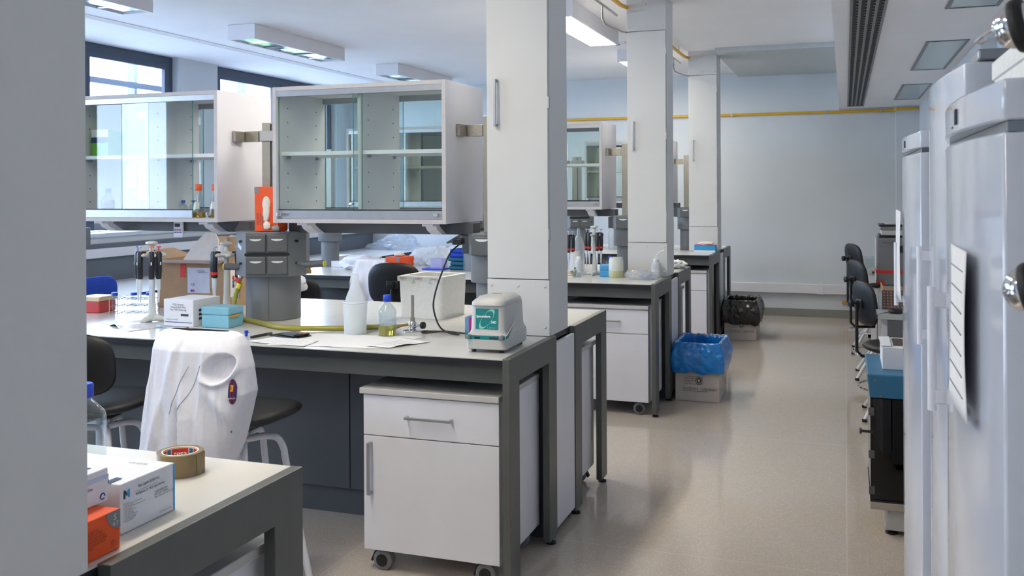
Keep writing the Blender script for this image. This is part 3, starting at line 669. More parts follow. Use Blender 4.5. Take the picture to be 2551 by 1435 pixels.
# cable
t = thing('power_cable', 'black power cable hanging from a socket and looping on the bench', 'cable', (-1.7, 3.95, BT))
P = [(-1.665,4.02,1.305),(-1.70,3.97,1.262),(-1.72,3.93,1.19),(-1.742,3.9,1.10),(-1.752,3.89,1.03),(-1.745,3.9,.97),(-1.72,3.9,.925),(-1.69,3.91,.9065),(-1.655,3.88,.9065),(-1.62,3.87,.9065),(-1.65,3.905,.9065),(-1.72,3.92,.9065),(-1.79,3.915,.9065),(-1.81,3.885,.9065),(-1.775,3.865,.9065),(-1.70,3.89,.9125),(-1.60,3.90,.9065),(-1.47,3.86,.9065),(-1.4,3.80,.9065)]
O_ = Vector((-1.7,3.95,BT)); sm = [p-O_ for p in smooth_path(P)]
obj('cord', tube(BM(), sm, .004, 8), BLACK, t, smooth=True)
obj('plug', box(BM(), -.005, .045, .04, .085, .395, .425), BLACK, t, .006, rot=(0,0,0))
# papers, phone, pen, cap
sheet('paper_sheet', 'large blank white paper lying under the squeeze bottle', [(-2.30,3.40),(-1.80,3.455),(-1.75,3.80),(-2.26,3.74)], BT, .002, seed=1)
sheet('paper_sheet', 'handwritten paper at the front of the bench near the phone', [(-2.41,3.43),(-2.12,3.40),(-2.13,3.54),(-2.38,3.58)], BT+.002, .003, lines=6, seed=5)
sheet('paper_sheet', 'small creased paper with notes in front of the burner', [(-1.87,3.47),(-1.76,3.475),(-1.665,3.67),(-1.83,3.73)], BT+.002, .006, lines=7, seed=9)
t = thing('calculator', 'black pocket calculator with an orange key strip on its wallet', 'calculator', (-2.33, 3.63, BT), -.35)
w = bx('wallet', -.085, .085, -.05, .05, 0, .006, VINYL, t, .002)
c = bx('keypad', -.02, .078, -.042, .046, .007, .016, BLACK, t, .003); bx('screen_strip', -.005, .07, .03, .043, .0162, .0172, mat('orange_strip', (214,120,30), .5), c)
for i in range(6):
    for j in range(4): bx('key', -.012+.014*i, -.003+.014*i, -.036+.015*j, -.027+.015*j, .0162, .0182, GREYPL, c)
t = thing('marker_pen', 'black marker pen lying beside the calculator', 'pen', (-2.45, 3.585, BT+.006), 1.45)
obj('barrel', tube(BM(), [(-.07,0,0),(-.068,0,0),(.025,0,0)], [.004,.0058,.0058], 12), BLACK, t, smooth=True)
obj('pen_cap', tube(BM(), [(.025,0,0),(.065,0,0),(.068,0,0)], [.0062,.0062,.004], 12), mat('pen_cap_grey', (70,70,74), .4), t, smooth=True)
t = thing('blue_stopper', 'tiny blue tube cap standing alone on the bench', 'tube cap', (-2.52, 3.57, BT))
obj('stopper', lathe(BM(), [(.006,0),(.0065,.002),(.0065,.014),(.009,.015),(.009,.024),(.007,.026)], n=14), BLUECAP, t, smooth=True); bx('tab', .008, .014, -.003, .003, .016, .019, BLUECAP, t)
# cardboard box with open flaps
t = thing('cardboard_box', 'open brown cardboard box with flaps and white padding', 'cardboard box', (-3.42, 4.49, BT), .07)
w_, d_, h_ = .215, .17, .265; th = .004
for nm, a in (('front_wall', (-w_,w_,-d_,-d_+th)), ('back_wall', (-w_,w_,d_-th,d_)), ('side_wall', (-w_,-w_+th,-d_+th,d_-th)), ('side_wall', (w_-th,w_,-d_+th,d_-th))):
    bx(nm, a[0], a[1], a[2], a[3], 0 if 0 else .001, h_, CARD, t)
bx('bottom', -w_+th, w_-th, -d_+th, d_-th, .001, .005, CARD, t)
bx('back_flap', -w_, w_, -.002, .002, 0, .15, CARD, t, loc=(0,d_,h_), rot=(-.75,0,0)); bx('side_flap', -.002, .002, -d_, d_, 0, .14, CARD, t, loc=(-w_,0,h_), rot=(0,-1.25,0))
bx('side_flap', -.002, .002, -d_, d_, 0, .13, CARD, t, loc=(w_,0,h_), rot=(0,.12,0)); bx('front_flap', -w_*.92, w_, -.002, .002, 0, .06, CARDG, t, loc=(0,-d_,h_), rot=(1.75,0,0))
bx('document_pouch', -.02, .12, -d_-.0015, -d_-.0005, .085, .225, mat('pouch_lilac', (196,200,218), .3), t)
text('CE', .022, INK, t, (.0,-d_-.0016,.125), (1,0,0), (0,0,1))
text('BioReagents\nHandle with care', .009, INK, t, (.045,-d_-.0016,.205), (1,0,0), (0,0,1))
for i, c in enumerate((BLUECAP, REDP)): obj('dot_logo', lathe(BM(), [(.007,0),(.007,.0004)], n=14), c, t, loc=(.005+.012*i,-d_-.0016,.098), rot=(PI/2,0,0))
bx('red_tape', -.065, -.03, -d_-.0018, -d_-.0008, .17, .25, REDP, t)
for i, c in enumerate((REDP, mat('green_dot', (50,140,80), .6), mat('purple_dot', (90,50,140), .6))): obj('dot_sticker', lathe(BM(), [(.012,0),(.012,.0004)], n=14), c, t, loc=(w_+.0006,-.09,.165-.022*i), rot=(0,PI/2,0))
bx('side_label', w_+.0002, w_+.0006, -.12, -.07, .06, .24, BOXW, t)
for k, (x, rz, ry, hh) in enumerate(((-.03,.12,.5,.17),(.10,-.1,.42,.155))):
    obj('padding_sheet', prism(BM(), [(-.12,0),(.10,0),(.085,hh*.75),(.06,hh*.97),(.0,hh),(-.06,hh*.6)], -.004, .004, 'y'), mat('foam_white', (242,238,238), .8), t, loc=(x,-.02+.04*k,h_-.02), rot=(-.3,0,rz))
# small boxes
t = carton('kit_box', 'small white lab kit box with printed label left of the cyan rack', 'box', -3.10, -2.925, 3.73, 3.93, BT, BT+.128, BOXW, -.03)
text('PCR System\nGenomeLab Plus\nSeq PCR Clean-up', .013, INK, t, (0,-.1013,.1), (1,0,0), (0,0,1), align='CENTER')
bx('barcode', .015, .06, -.1012, -.1006, .05, .06, INK, t); bx('blue_rule', -.08, .08, -.1012, -.1006, .018, .021, INKB, t); text('Nuclease free water', .009, INKB, t, (-.075,-.1013,.03), (1,0,0), (0,0,1))
for i in range(3):
    for j in range(4): bx('checker_print', .0878, .0884, -.06+.03*j, -.04+.03*j, .03+.02*i, .042+.02*i, INK, t)
CYAN = mat('cyan_plastic', (150,214,236), .3, trans=.3)
t = thing('tip_box', 'translucent cyan pipette tip box in front of the cardboard box', 'tip box', (-2.815, 3.80, BT), .02)
bx('base', -.075, .075, -.06, .06, 0, .06, CYAN, t, .004); bx('lid', -.077, .077, -.062, .062, .0605, .098, CYAN, t, .006); bx('tape_strip', .0775, .0783, -.05, .02, .05, .06, YEL, t)
t = thing('red_tray', 'red plastic box with a cream lid at the left edge of the bench', 'box', (-3.82, 4.06, BT), .1)
bx('tray', -.06, .07, -.07, .07, 0, .06, mat('red_tray', (196,70,70), .4), t, .005); bx('lid', -.063, .073, -.073, .073, .0605, .085, mat('cream_lid', (220,196,160), .4), t, .005)
sheet('plastic_pouch', 'creased glossy white pouch at the front left of the bench', [(-3.45,3.70),(-3.12,3.52),(-3.06,3.70),(-3.38,3.86)], BT, .02, mat('pouch_plastic', (226,222,224), .25), seed=3, cat='pouch')
t = thing('plastic_pipettes', 'clear wrapped disposable pipettes in front of the kit box', 'pipettes', (-3.0, 3.66, BT))
for i in range(3): obj('clear_pipette', cyl(BM(), (-.1,.01*i,.005), (.09,.01*i-.01,.005), .004), BOTTLE, t, smooth=True)
bx('red_tip', .09, .1, -.01, .0, .0, .012, REDP, t)
# tube rack
t = thing('wire_tube_rack', 'silver wire rack holding blue capped tubes', 'tube rack', (-3.53, 4.02, BT), .35)
for z in (.012,.05,.085):
    bm = BM()
    for y in (-.05,-.017,.017,.05): tube(bm, [(-.11,y,z),(.11,y,z)], .0013, 5)
    for x in (-.11,-.066,-.022,.022,.066,.11): tube(bm, [(x,-.05,z),(x,.05,z)], .0013, 5)
    obj('wire_grid', bm, STEEL, t)
for x in (-.11,.11):
    for y in (-.05,.05): obj('corner_post', cyl(BM(), (x,y,0), (x,y,.09), .002, n=6), STEEL, t)
for k, (x, y) in enumerate(((-.09,-.033),(.01,-.03),(.045,0.0),(.09,-.033))):
    q = Matrix.Rotation(.35,4,'Z') @ Vector((x,y,0))
    tt = thing('centrifuge_tube', ['blue capped clear tube at the left end of the wire rack','blue capped clear tube in the middle of the wire rack','blue capped clear tube behind the others in the wire rack','blue capped clear tube at the right end of the wire rack'][k], 'tube', (-3.53+q.x, 4.02+q.y, BT+.014), 0, 'blue capped tubes in the wire rack')
    obj('tube_body', lathe(BM(), [(.002,0),(.005,.004),(.0135,.02),(.014,.095)], n=16), BOTTLE, tt, smooth=True); obj('cap', lathe(BM(), [(.0165,.09),(.0165,.104),(.015,.106)], n=16), BLUECAP, tt, smooth=True)
# pipette carousels
def carousel(loc, rz, label, angs, caps, nm, h=.40, band=False, bench='left'):
    t = thing('pipette_carousel', label, 'pipette stand', loc, rz)
    col = mat('carousel_cream', (206,208,204), .4)
    bm = BM()
    for k in range(3):
        a = 2*PI*k/3+.5; tube(bm, [(0,0,.022),(.045*math.cos(a),.045*math.sin(a),.014),(.085*math.cos(a),.085*math.sin(a),.006)], [.02,.014,.006], 10)
    obj('foot_base', bm, col, t, smooth=True)
    obj('column', lathe(BM(), [(.024,.01),(.019,.05),(.0145,.12),(.012,h-.075)], n=18), col, t, smooth=True)
    bm = lathe(BM(), [(.012,h-.082),(.04,h-.077),(.052,h-.068),(.052,h-.06),(.03,h-.057),(.013,h-.05)], n=30)
    for k in range(6): blob(bm, (.056*math.cos(PI*k/3+.3), .056*math.sin(PI*k/3+.3), h-.068), .018, .0, 1, 2, (1,1,.62))
    obj('carrier_ring', bm, col, t, smooth=True)
    obj('top_knob', lathe(BM(), [(.011,h-.055),(.011,h-.026),(.02,h-.018),(.030,h-.012),(.027,h-.003),(.012,h)], n=20), col, t, smooth=True)
    for i, a in enumerate(angs):
        cp = caps[i % len(caps)]
        q = Vector(loc) + Vector((.064*math.cos(a), .064*math.sin(a), h-.185))
        p = thing('pipette', nm[i], 'pipette', q, a, 'pipettes hanging on carousels')
        hd = obj('handle', tube(BM(), [(0,0,0),(0,0,.005),(.003,0,.06),(.001,0,.125),(0,0,.135)], [.010,.0135,.0145,.015,.010], 14), mat('pipette_black', (32,34,42), .4), p, smooth=True)
        bx('finger_hook', -.03, .008, -.006, .006, .126, .136, mat('pipette_black', (32,34,42), .4), hd, .003)
        obj('plunger', lathe(BM(), [(.003,.134),(.003,.155),(.011,.157),(.011,.162)], n=14), cp, p, smooth=True)
        obj('lower_barrel', tube(BM(), [(0,0,.0),(0,0,-.05),(0,0,-.055),(0,0,-.115)], [.0095,.008,.006,.0028], 12), mat('pipette_white', (216,220,226), .35), p, smooth=True)
        if band: obj('red_band', tube(BM(), [(.001,0,.018),(.002,0,.032)], .0152, 14), REDP, p, smooth=True)
        else: bx('volume_window', .0165, .0185, -.003, .003, .07, .085, BOXW, p)
GR = mat('plunger_grey', (188,192,202), .4); OG = mat('plunger_orange', (226,140,90), .4); BL = mat('plunger_blue', (110,140,210), .4); RD = mat('plunger_red', (216,70,70), .4)
carousel((-3.255, 3.83, BT), 0, 'cream pipette carousel at left, in front of the cardboard box', [-2.4,-1.85,-.9,-.35,2.2], [BL,GR,OG,RD,GR],
    ['pipette with blue plunger on the left carousel', 'pipette with grey plunger on the left carousel', 'pipette with orange plunger on the left carousel', 'pipette with red plunger on the left carousel', 'pipette at the back of the left carousel'])
carousel((-3.02, 4.11, BT), 0, 'grey pipette carousel beside the gas tap', [-2.6,-2.0,.1,.7], [GR],
    ['pipette at the left of the carousel beside the gas tap', 'pipette with a red band facing front beside the gas tap', 'pipette behind the gas tap, nearer the post', 'farther pipette behind the gas tap, last on its carousel'], .385, True)
# things in the left cabinet
CB = 1.393+.019
conical('orange capped flask of amber liquid in the left cabinet, left of the pair', (-3.092, 3.985, CB+.001), ORCAP, LIQA, .163, .037)
conical('orange capped flask against the side panel in the left cabinet', (-3.0, 3.995, CB+.001), ORCAP, LIQA, .163, .036)
conical('clear empty conical flask behind glass in the left cabinet', (-3.57, 4.04, CB+.001), None, None, .16, .05, tape=False)
duran('reagent_bottle', 'blue capped bottle of pink liquid at the far left of the cabinet', (-3.68, 4.0, CB+.001), .034, .15, LIQP, .6)
duran('reagent_bottle', 'small blue capped bottle behind the sliding glass, left of two', (-3.36, 4.2, CB+.001), .024, .085, None)
duran('reagent_bottle', 'small blue capped bottle behind the sliding glass, right of two', (-3.29, 4.2, CB+.001), .024, .085, None)
SH = 1.393+.3435
t = carton('reagent_carton', 'green and white kit carton on the upper shelf of the left cabinet', 'box', -3.79, -3.68, 4.0, 4.2, SH, SH+.14, mat('lime_card', (110,180,60), .6)); bx('white_top_print', -.0555, .0555, -.1012, -.1, .075, .14, BOXW, t); bx('dark_print', -.0555, .0555, -.1014, -.1012, .07, .1, mat('navy_print', (40,66,100), .6), t)
t = carton('reagent_carton', 'blue green kit carton on the upper shelf behind the glass', 'box', -3.66, -3.56, 4.1, 4.3, SH, SH+.20, mat('seagreen_card', (56,130,110), .6))
t = carton('reagent_carton', 'stacked blue and white carton beside the green carton in the left cabinet', 'box', -3.52, -3.43, 4.1, 4.3, SH, SH+.11, mat('paleblue_card', (130,160,190), .6)); bx('label', -.03, .03, -.1012, -.1, .02, .08, BOXW, t)
t = carton('reagent_carton', 'dark red carton low in the left cabinet behind the flasks', 'box', -3.66, -3.44, 4.2, 4.32, CB+.001, CB+.09, mat('crimson_card', (150,50,70), .6))
t = carton('reagent_carton', 'small blue carton low in the left cabinet behind the clear flask', 'box', -3.51, -3.43, 4.08, 4.18, CB+.001, CB+.075, mat('blue_card', (50,90,140), .6))
# timer clipped under the left cabinet
t = thing('lab_timer', 'small white timer with red and blue buttons under the left cabinet', 'timer', (-3.30, 4.089, 1.335), 0)
bx('case', -.03, .03, -.006, .006, -.03, .055, BOXW, t, .004); bx('screen', -.022, .012, -.0066, -.006, .025, .043, INK, t)
for i in range(3):
    for j, c in enumerate((REDP, BLUECAP)): bx('button', -.024+.016*i, -.013+.016*i, -.0075, -.006, .006-.013*j, .013-.013*j, c, t)

# --- nearest bench -------------------------------------------------------
duran('reagent_bottle', 'large empty clear bottle with blue cap at the left edge, nearest bench', (-1.70, 1.765, BT), .05, .195)
t = carton('kit_box', 'white assay kit box with blue letter logo beside the brown tape roll', 'box', -1.52, -1.295, 1.434, 1.587, BT, BT+.096, BOXW)
hx, hy = .1125, .0765
DB = mat('logo_navy', (26,60,90), .5); LB = mat('logo_blue', (70,160,210), .5)
def rt(s, sz, y, z, m=INK, **k): return text(s, sz, m, t, (hx+.0013, y, z), (0,1,0), (0,0,1), **k)
rt('Rat Leptin ELISA Kit', .0072, -.03, .078, bold=.0001); rt('For the measurement of Rat Leptin in serum or plasma', .0028, -.04, .071); rt('Refrigerate (2 - 8C) Upon Arrival', .0060, -.037, .0645, bold=.0001)
rt('Cat.# EZRL-83K\nKit Lot# 1968402\nExp. Date: 30 NOV 2012', .0056, .016, .053)
rt('Kit Contains:\n1 Microtiter Plate with 2 Plate Sealers\n1 bottle Wash Buffer\n1 bottle 10X HRP Wash Buffer Concentrate\n1 bottle Standard\n1 bottle Quality Control\n1 bottle Antibody\n1 bottle Assay Buffer\n1 bottle Detection Antibody\n1 bottle Enzyme Solution\n1 bottle Substrate (TMB)\n1 bottle Stop Solution', .0033, -.07, .056)
rt('For Research Use Only', .0040, .03, .009, sx=.9)
def mlogo(o, xd, up, s, nm):
    o, xd, up = Vector(o), Vector(xd), Vector(up)
    for pts, c in ((((0,0),(.25,0),(.25,.6),(0,1)), DB), (((0,1),(.25,1),(.5,.55),(.38,.3)), DB), (((.5,.55),(.75,1),(1,1),(.62,.3),(.38,.3)), LB), (((.75,0),(1,0),(1,1),(.75,.6)), LB)):
        bm = BM(); bm.faces.new([bm.verts.new(o+xd*p[0]*s+up*p[1]*s) for p in pts]); obj(nm, bm, c, t)
mlogo((hx+.0014,-.068,.066), (0,1,0), (0,0,1), .016, 'letter_logo')
mlogo((.09,-.045,.0975), (-1,0,0), (0,-.6,0), .06, 'letter_logo')
text('ELISA KIT', .011, mat('print_teal', (60,110,130), .6), t, (.07,.05,.0967), (-1,0,0), (0,-1,0))
bx('blue_edge', hx+.0006, hx+.0012, hy-.004, hy, 0, .095, LB, t)
t = carton('glove_box', 'orange latex glove carton, size S, at the bottom left corner', 'glove box', -1.48, -1.252, 1.285, 1.386, BT, BT+.0725, ORANGE)
GP = mat('grey_print', (130,128,130), .6)
obj('grey_corner_print', prism(BM(), [(.05,.0725),(.016,.0725)] + [(.05-.034*math.cos(a), .0725-.034*math.sin(a)) for a in [PI/2*i/8 for i in range(1,9)]], .1143, .1149, 'x'), GP, t)
def rt2(s, sz, y, z, m, **k): return text(s, sz, m, t, (.1152, y, z), (0,1,0), (0,0,1), **k)
rt2('S', .015, .033, .056, BOXW); rt2('6-7', .010, .031, .046, BOXW)
rt2('LATEX GLOVES\nGANTS EN LATEX\nGUANTES DE LATEX\nLATEXHANDSCHUHE\nGUANTI IN LATTICE\nDE LATEX', .0062, -.045, .05, mat('orange_ink', (150,60,30), .7)); rt2('AQL 1.5\nEN 455\nEN 374', .005, .026, .018, mat('orange_ink', (150,60,30), .7))
t = carton('glove_box', 'white latex glove carton lying on the orange carton', 'glove box', -1.53, -1.303, 1.288, 1.412, BT+.0732, BT+.135, BOXW, .0)
def rt3(s, sz, y, z, m, **k): return text(s, sz, m, t, (.1147, y, z), (0,1,0), (0,0,1), **k)
rt3('de látex con polvo', .0085, -.042, .03, INKB, bold=.0001); rt3('látex com pó', .0085, -.042, .021, INKB); rt3('AQL 1,5', .008, -.02, .006, INKB)
bx('blue_band', .1142, .1146, -.062, .062, .042, .05, mat('pale_blue_print', (186,200,224), .6), t); bx('blue_block', .02, .09, .01, .045, .0619, .0624, INKB, t)
obj('recycle_mark', tube(BM(), [(.1147, .047+.0055*math.cos(a), .012+.0055*math.sin(a)) for a in [i*PI/8 for i in range(15)]], .0011, 6), INKB, t)
t = thing('tissue_pull', 'crumpled white glove pulled out of the white carton', 'glove', (-1.43, 1.35, BT+.1355))
obj('tuft', blob(BM(), (0,0,.018), .036, .35, 12, 3, (1.2,.9,.6), -.018), mat('glove_latex', (226,220,206), .6), t, smooth=True)
t = thing('tape_roll', 'roll of brown packing tape with a red and blue printed core', 'tape', (-1.452, 1.80, BT))
r0, r1, hh = .038, .052, .05
TAPE = mat('brown_tape', (128,108,74), .25, var=.03)
obj('tape_winding', lathe(BM(), [(r0+.003,0),(r1,.0),(r1,hh),(r0+.003,hh)], n=48, cap0=False, cap1=False), TAPE, t, smooth=True)
cr = obj('core', lathe(BM(), [(r0+.003,hh),(r0,hh),(r0,0),(r0+.003,0)], n=48, cap0=False, cap1=False), mat('core_cream', (222,210,190), .6), t, smooth=True)
TB = mat('tape_blue', (40,112,160), .5)
for a0, a1, c in ((1.42,1.68,TB),(1.76,2.76,REDP),(2.84,3.1,TB),(3.2,4.2,REDP),(.4,1.34,REDP)):
    obj('core_print', grid(BM(), lambda u, v: ((r0-.0006)*math.cos(a0+(a1-a0)*u), (r0-.0006)*math.sin(a0+(a1-a0)*u), .004+v*(hh-.008)), 10, 2), c, cr)
for z in (.028, .009):
    for i, chx in enumerate('tesa'):
        a = 2.55 - (0, .17, .40, .61)[i]
        text(chx, .02, WHT, cr, ((r0-.0014)*math.cos(a+.11), (r0-.0014)*math.sin(a+.11), z), (math.sin(a), -math.cos(a), 0), (0,0,1), name='core_letter', bold=.0003)
obj('tape_end', grid(BM(), lambda u, v: ((r1+.0008+.004*u*u)*math.cos(-.15+.5*u), (r1+.0008+.004*u*u)*math.sin(-.15+.5*u), v*hh), 6, 2), TAPE, t)

# --- chairs ---------------------------------------------------------------
def chair(name, label, loc, rz, seat=.72, backz=.86, fab=VINYL, legs=WTUBE, rr=.27, group=None, ring=True, arch=True, bw=.2, bh=.135, nleg=5, knob=True):
    t = thing(name, label, 'chair', loc, rz, group)
    def pad(u, v):
        a = 2*PI*u; r = math.sin(PI*v); z = -math.cos(PI*v)
        r = r**.55; e = 1/(abs(math.cos(a))**3+abs(math.sin(a))**3)**(1/3)
        return (.215*r*e*math.cos(a), .205*r*e*math.sin(a), seat-.035+.035*z*(1 if z < 0 else 1) + (.012*math.cos(a)**2*r))
    obj('seat', grid(BM(), pad, 40, 11, True), fab, t, smooth=True, angle=80)
    def back(u, v):
        a = 2*PI*u; r = math.sin(PI*v)**.5; y = -math.cos(PI*v); e = 1/(abs(math.cos(a))**3.2+abs(math.sin(a))**3.2)**(1/3.2)
        x = bw*r*e*math.cos(a); z = bh*r*e*math.sin(a)
        return (x, -.235 - .028*y + .5*x*x - .12*z, backz+z)
    obj('backrest', grid(BM(), back, 40, 11, True), fab, t, smooth=True, angle=80)
    obj('back_bar', tube(BM(), [(0,-.275,backz+.02),(0,-.285,backz-.06),(0,-.285,seat-.05),(0,-.25,seat-.085),(0,-.1,seat-.088),(0,0,seat-.088)], .011, 8), BLACK, t, smooth=True)
    bx('back_mount', -.045, .045, -.278, -.252, backz-.03, backz+.03, BLACK, t, .01)
    if knob: obj('adjuster_knob', tube(BM(), [(0,-.28,backz-.0),(0,-.31,backz),(0,-.312,backz),(0,-.335,backz),(0,-.337,backz)], [.008,.008,.024,.024,.018], 14), BLACK, t, smooth=True)
    hub = .60 if seat > .6 else .34
    obj('seat_plate', box(BM(), -.09, .09, -.09, .09, seat-.085, seat-.068), BLACK, t, .004)
    obj('column', lathe(BM(), [(.025,hub-(.45 if seat > .6 else .3)),(.025,hub),(.03,hub),(.03,hub+.015),(.016,hub+.016),(.016,seat-.084)], n=18), legs, t, smooth=True)
    for k in range(nleg):
        a = 2*PI*k/nleg+.35; c, s = math.cos(a), math.sin(a)
        top = hub-.015
        pts = [(.02,top),(.09,top+.012),(.14,top+.004),(.165,top-.04),(.175,top-.1),(rr-.01,.05),(rr,.012)] if arch else [(.02,top),(rr*.5,top*.6),(rr,.012)]
        lg = obj('leg', tube(BM(), smooth_path([(r*c,r*s,z) for r, z in pts], 4), .0135, 10), legs, t, smooth=True)
        obj('foot_cap', lathe(BM(), [(.015,0),(.017,.004),(.016,.02)], (rr*c,rr*s,0), 10), RUBBER, lg, smooth=True)
    if ring: obj('foot_ring', tube(BM(), [((rr-.05)*math.cos(2*PI*i/32),(rr-.05)*math.sin(2*PI*i/32),.2) for i in range(33)], .008, 8), CHROME, t, smooth=True)
    return t
chair('lab_chair', 'black lab chair at the left edge, no coat on it', (-2.88, 3.09, 0), .22, .725, .88, bw=.185, bh=.125)
chair('lab_chair', 'black lab chair under the white lab coat', (-2.215, 3.10, 0), .03, .725, .90, bw=.15, bh=.105, knob=False)
# lab coat hung over the chair back
t = thing('lab_coat', 'white lab coat with a round badge hung over a chair back', 'lab coat', (-2.23, 2.86, .53))
ROW = [(1.045,-2.34,-2.09),(1.041,-2.367,-2.061),(1.03,-2.381,-2.041),(.997,-2.391,-2.024),(.923,-2.398,-2.003),(.833,-2.41,-1.992),(.759,-2.417,-2.012),(.684,-2.427,-2.033),(.609,-2.437,-2.064),(.537,-2.443,-2.105)]
def row(z):
    z = max(ROW[-1][0], min(ROW[0][0], z))
    for a, b in zip(ROW, ROW[1:]):
        if b[0] <= z <= a[0]:
            s = (a[0]-z)/(a[0]-b[0]+1e-9); return a[1]+(b[1]-a[1])*s, a[2]+(b[2]-a[2])*s
def coat(u, v):
    z = 1.045 - .508*v**1.15
    xl, xr = row(z)
    a = 2*PI*u; cxs = math.cos(a); k = abs(cxs)**.75*(1 if cxs > 0 else -1)
    x = (xl+xr)/2 + (xr-xl)/2*k; s = (x-xl)/(xr-xl+1e-6)
    dep = .02+.065*min(1, v*6)**.5 + .03*v
    y = -dep*math.sin(a)*(abs(math.sin(a))**-.35 if abs(math.sin(a)) > 1e-3 else 1)
    front = math.sin(a) > 0
    rg = lambda fx, fz, o: 1-2*abs(noise.noise(Vector((x*fx+z*fz*.25+o, z*fz+o, o))))
    amt = min(1, .15+v*1.6)
    fold = (-.014*rg(13,1.6,3.1) - .008*rg(27,3.2,7.7) - .0035*rg(55,9,1.9))*amt
    if front:
        y += fold
        ss = max(0, min(1, (v-.38)*4))
        y -= .022*math.exp(-((x+2.20-.03*(v-.5))/.028)**2)*ss                        # hanging sleeve edge
        y += .034*math.exp(-((x+2.238-.03*(v-.5))/.0095)**2)*max(0, min(1, (v-.5)*4))  # dark gap beside the sleeve
        ax, az = x+2.078, z-.93; ex, ez = ax*.87+az*.5, -ax*.5+az*.87
        d = math.hypot(ex/.062, ez/.050)                                                # collar pouch, tilted
        wd = .13 if ez < 0 else .13+ez*16
        k2 = max(0, min(1, (1.02-d)/wd)); y += .042*k2*k2*(3-2*k2)
        if ez < .01:
            lip = math.exp(-((d-1.14)/.15)**2)*max(0, min(1, (.01-ez)/.03)); y -= .012*lip
        q = (x+2.075)*.8+(z-.80)*.6; y -= .012*math.exp(-(q/.022)**2)*math.exp(-((z-.80)/.07)**2)
        q = (x+2.30)-(z-.8)*.25; y -= .012*math.exp(-(q/.02)**2)
    else: y += .5*fold
    zz = z + (.012*math.sin(9*s+.5)*v**6) + .07*v**5*(s-.5)*-1*0
    return (x+2.23, y, zz-.53)
ct = obj('coat_body', grid(BM(), coat, 240, 120, True), CLOTH, t, smooth=True, angle=180)
def cf(x, z, lift=.004):   # point on the coat front
    best = None
    v = ((1.045-z)/.508)**(1/1.15); xl, xr = row(z); k = ((x-(xl+xr)/2)/((xr-xl)/2)); k = max(-.999, min(.999, k)); cxs = abs(k)**(1/.75)*(1 if k > 0 else -1)
    u = math.acos(cxs)/(2*PI); p = Vector(coat(u, v)); return p + Vector((0,-lift,0))
sm_ = mat('seam_grey', (176,178,190), .9)
for pts in ([(-2.19,.93),(-2.215,.88),(-2.245,.81),(-2.26,.75)], [(-2.145,.935),(-2.17,.86),(-2.205,.80),(-2.225,.74)]):
    P = []
    for (xa, za), (xb, zb) in zip(pts, pts[1:]):
        for i in range(5): P.append(cf(xa+(xb-xa)*i/5, za+(zb-za)*i/5, .0012))
    obj('seam', tube(BM(), P, .0011, 6), sm_, ct, smooth=True)
BAD = [mat('badge_navy', (44,40,104), .6), mat('badge_maroon', (126,30,56), .6)]
for i in range(5):
    x0 = -2.031+.0046*i
    def bf(u, v):
        x = x0+.0046*u; hh2 = .044*math.sqrt(max(.02, 1-((x+2.0195)/.0122)**2)); z = .848+(2*v-1)*hh2
        return cf(x, z, .006)
    obj('badge', grid(BM(), bf, 3, 9), BAD[i % 2], ct, smooth=True)
YC = mat('badge_yellow', (222,176,50), .6)
obj('badge_crest', grid(BM(), lambda u, v: cf(-2.024+.008*u, .85+.022*v, .0085), 4, 4), YC, ct); obj('badge_crest_red', grid(BM(), lambda u, v: cf(-2.023+.003*u, .855+.012*v, .0095), 3, 3), REDP, ct)
p0 = cf(-2.029, .824, .008); p1 = cf(-2.011, .824, .008); text('BARÇA', .0078, WHT, ct, p0+Vector((0,-.002,0)), p1-p0, (0,0,1), lift=.003)
for x, z in ((-2.035,.704),(-2.10,.592)): obj('snap_button', lathe(BM(), [(.004,0),(.004,.002)], n=10), STEEL, ct, loc=cf(x,z,.003), rot=(PI/2,0,0))
# ---------------------------------------------------------------- middle bench, right part
carousel((-1.775, 6.88, BT), 0, 'cream pipette carousel on the middle bench right of the first column', [-2.5,-1.95,-1.0,-.45], [GR],
    ['leftmost pipette with a red band on the middle bench carousel', 'pipette just left of the stem on the middle bench carousel', 'pipette just right of the stem on the middle bench carousel', 'rightmost pipette with a red band on the middle bench carousel'], .37, True)
carousel((-2.03, 6.98, BT), 0, 'pipette carousel half hidden by the first column', [-.9,-.2], [GR], ['pipette hanging just right of the first column, nearer one', 'pipette hanging just right of the first column, farther one'], .345, True)
t = thing('plastic_jar', 'squat milky plastic jar with yellowish residue in front of the second column', 'jar', (-1.575, 6.73, BT))
obj('body', lathe(BM(), [(.05,0),(.053,.004),(.053,.125),(.049,.132),(.049,.145),(.046,.147)], n=28), mat('jar_milky', (226,230,220), .4, trans=.25, sub=.2), t, smooth=True)
obj('residue', lathe(BM(), [(.0535,.004),(.0537,.05),(.0532,.051)], n=28, cap0=False, cap1=False), thin('residue_yellow', (246,245,222), rough=.4, haze=.2, hazecol=(232,230,190)), t, smooth=True)
def washbottle(name, label, loc, r, h, tube_=True):
    t = thing(name, label, 'bottle', loc)
    obj('body', lathe(BM(), [(r*.95,0),(r,.004),(r,h*.52),(r*.9,h*.62),(r*.62,h*.7),(r*.5,h*.72)], n=24), mat('bottle_milky', (214,218,222), .35, trans=.3, sub=.2), t, smooth=True)
    c = obj('cap', lathe(BM(), [(r*.58,h*.70),(r*.6,h*.71),(r*.6,h*.82),(r*.5,h*.84)], n=20), BOXW, t, smooth=True)
    if tube_: obj('spout', tube(BM(), [(0,0,h*.84),(.002,0,h*.98),(.012,0,h*1.08),(.035,.0,h*1.17),(.055,0,h*1.2)], .0035, 8), BOXW, c, smooth=True)
    return t
